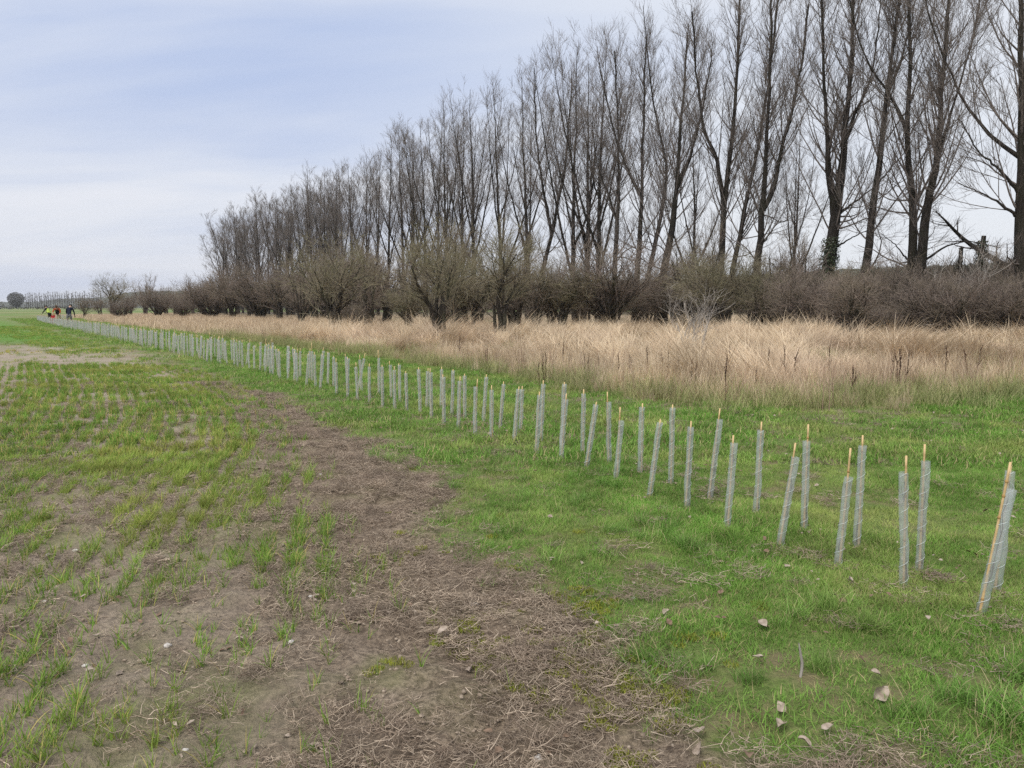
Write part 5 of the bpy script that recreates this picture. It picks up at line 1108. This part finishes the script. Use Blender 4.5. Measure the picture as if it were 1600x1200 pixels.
# far row of poplars, round tree, hedge
def far_poplar(seed, Hh=19):
    r = np.random.default_rng(seed); mt, mc = MB(), MB(); P, Rr = resample([(0, 0, -.5), (r.normal(0, .2), 0, 6), (r.normal(0, .3), 0, 12), (r.normal(0, .3), 0, Hh)], [.42, .34, .24, .06], 8); V, Q = tubes(P[None], Rr[None], 6); mt.add(V, Q)
    a, b = spawn(P[None], Rr[None], 34, .28, 1, (R(22), R(42)), (3, 6), 5, r, .18, .08, .5, .07, .4, rmax=.12); V, Q = tubes(a, b, 4); mc.add(V, Q)
    c, d = spawn(a, b, 6, .15, 1, (R(20), R(45)), (1.2, 2.4), 3, r, .1, .1, .6, .045, .6, rmax=.07); V, Q = tubes(c, d, 3); mc.add(V, Q)
    return mt.mesh('far_trunk', [M['bark']], True), mc.mesh('far_crown', [M['twig']], True)
FP = [far_poplar(30 + i) for i in range(4)]
for i in range(34):
    px = 41 + i * 3.55 + rng.uniform(-.5, .5); D = 980 - i * 2.0; p = at(px, 478, D); t = empty('distant_poplar', (p[0], D, 0), i * 1.1); t.scale = (1, 1, rng.uniform(.86, 1.02)); a, b = FP[i % 4]; link('trunk', a, t); link('crown', b, t)
    tag(t, f'tiny distant poplar on the horizon, {ords(i + 1)} right of the round tree', 'tree', 'distant poplar row on the horizon')
def round_tree(seed):
    r = np.random.default_rng(seed); mt, mc = MB(), MB(); V, Q = lathe([(.55, -.5), (.45, 1.5), (.35, 4)], 8); mt.add(V, Q); n = 5200
    u = norm(r.normal(size=(n, 3))); rad = (r.random(n) ** .33); c = u * rad[:, None] * (7.6, 7.6, 7.6) * (1 + .10 * (fbm(u[:, 0] * 3 + 5, u[:, 2] * 3 + u[:, 1], 9, 2) - .5))[:, None]; c[:, 0:2] *= np.clip(1 + c[:, 2:3] * .03, .6, 1.1); c[:, 2] += 8.4
    s = r.uniform(.25, .5, n); A = norm(r.normal(size=(n, 3))); B = norm(np.cross(A, r.normal(size=(n, 3))))
    V = np.stack([c - A * s[:, None], c + B * s[:, None] * .6, c + A * s[:, None], c - B * s[:, None] * .6], 1).reshape(-1, 3); mc.add(V, np.arange(n * 4).reshape(-1, 4)); return mt.mesh('round_trunk', [M['bark']], True), mc.mesh('round_crown', [M['round_leaf']])
M['round_leaf'] = plain('dull_evergreen', (0.060, 0.056, 0.046), (0.095, 0.088, 0.072), 1.2, .9, .05)
a, b = round_tree(12); p = at(25.5, 478, 720); place_tree('round_tree', a, b, (p[0], 720, 0), 0, 'dense round grey tree alone on the far left horizon', 'tree', None, (.93, .93, .97))
def hedge(px0, px1, D, h, seed, label, n=90):
    r = np.random.default_rng(seed); p0 = at(px0, 480, D); p1 = at(px1, 480, D); L = p1[0] - p0[0]; k = int(L * 7); c = np.stack([r.random(k) * L, r.normal(0, .8, k), r.random(k) ** .8 * h * (.75 + .5 * vnoise(r.random(k) * 0 + np.linspace(0, L, k) * 0 , r.random(k), 3))], 1)
    c[:, 2] *= (.7 + .6 * vnoise(c[:, 0] * .12, 0 * c[:, 0] + seed, 6)); s = r.uniform(.3, .7, k); A = norm(r.normal(size=(k, 3))); B = norm(np.cross(A, r.normal(size=(k, 3)))); V = np.stack([c - A * s[:, None], c + B * s[:, None] * .7, c + A * s[:, None], c - B * s[:, None] * .7], 1).reshape(-1, 3)
    o = link('field_hedge', new_mesh('field_hedge', V, np.arange(k * 4).reshape(-1, 4), None, [M['far_wood']]), None, (p0[0], D, 0)); tag(o, label, 'hedge', kind='thing'); return o
hedge(-60, 60, 560, 1.9, 1, 'dark low hedge across the far field, left of the people'); hedge(58, 130, 520, 1.7, 2, 'dark low hedge on the horizon above the people'); hedge(-80, 9, 640, 8, 3, 'dark clump of far trees left of the round tree')
hedge(-80, 170, 900, 5.0, 4, 'dark band of bushes at the feet of the distant poplars')

# ------------------------------------------------------------------ haze
hz = MB(); x0, x1, y0, y1, z0, z1 = -3800, 3800, -300, 3200, -3.5, 62
V = [(x, y, z) for z in (z0, z1) for y in (y0, y1) for x in (x0, x1)]
hm, nd, lk, out = mat('haze_air'); pv = N(nd, 'ShaderNodeVolumePrincipled'); pv.inputs['Color'].default_value = (.93, .96, 1.0, 1); pv.inputs['Density'].default_value = 0.00014; pv.inputs['Anisotropy'].default_value = 0.0; lk.new(pv.outputs[0], out.inputs['Volume'])
hz.add(V, [(0, 2, 3, 1), (4, 5, 7, 6), (0, 1, 5, 4), (2, 6, 7, 3), (0, 4, 6, 2), (1, 3, 7, 5)])
tag(link('haze', hz.mesh('haze', [hm])), 'thin pale haze over the far fields and hills', 'haze', kind='stuff')
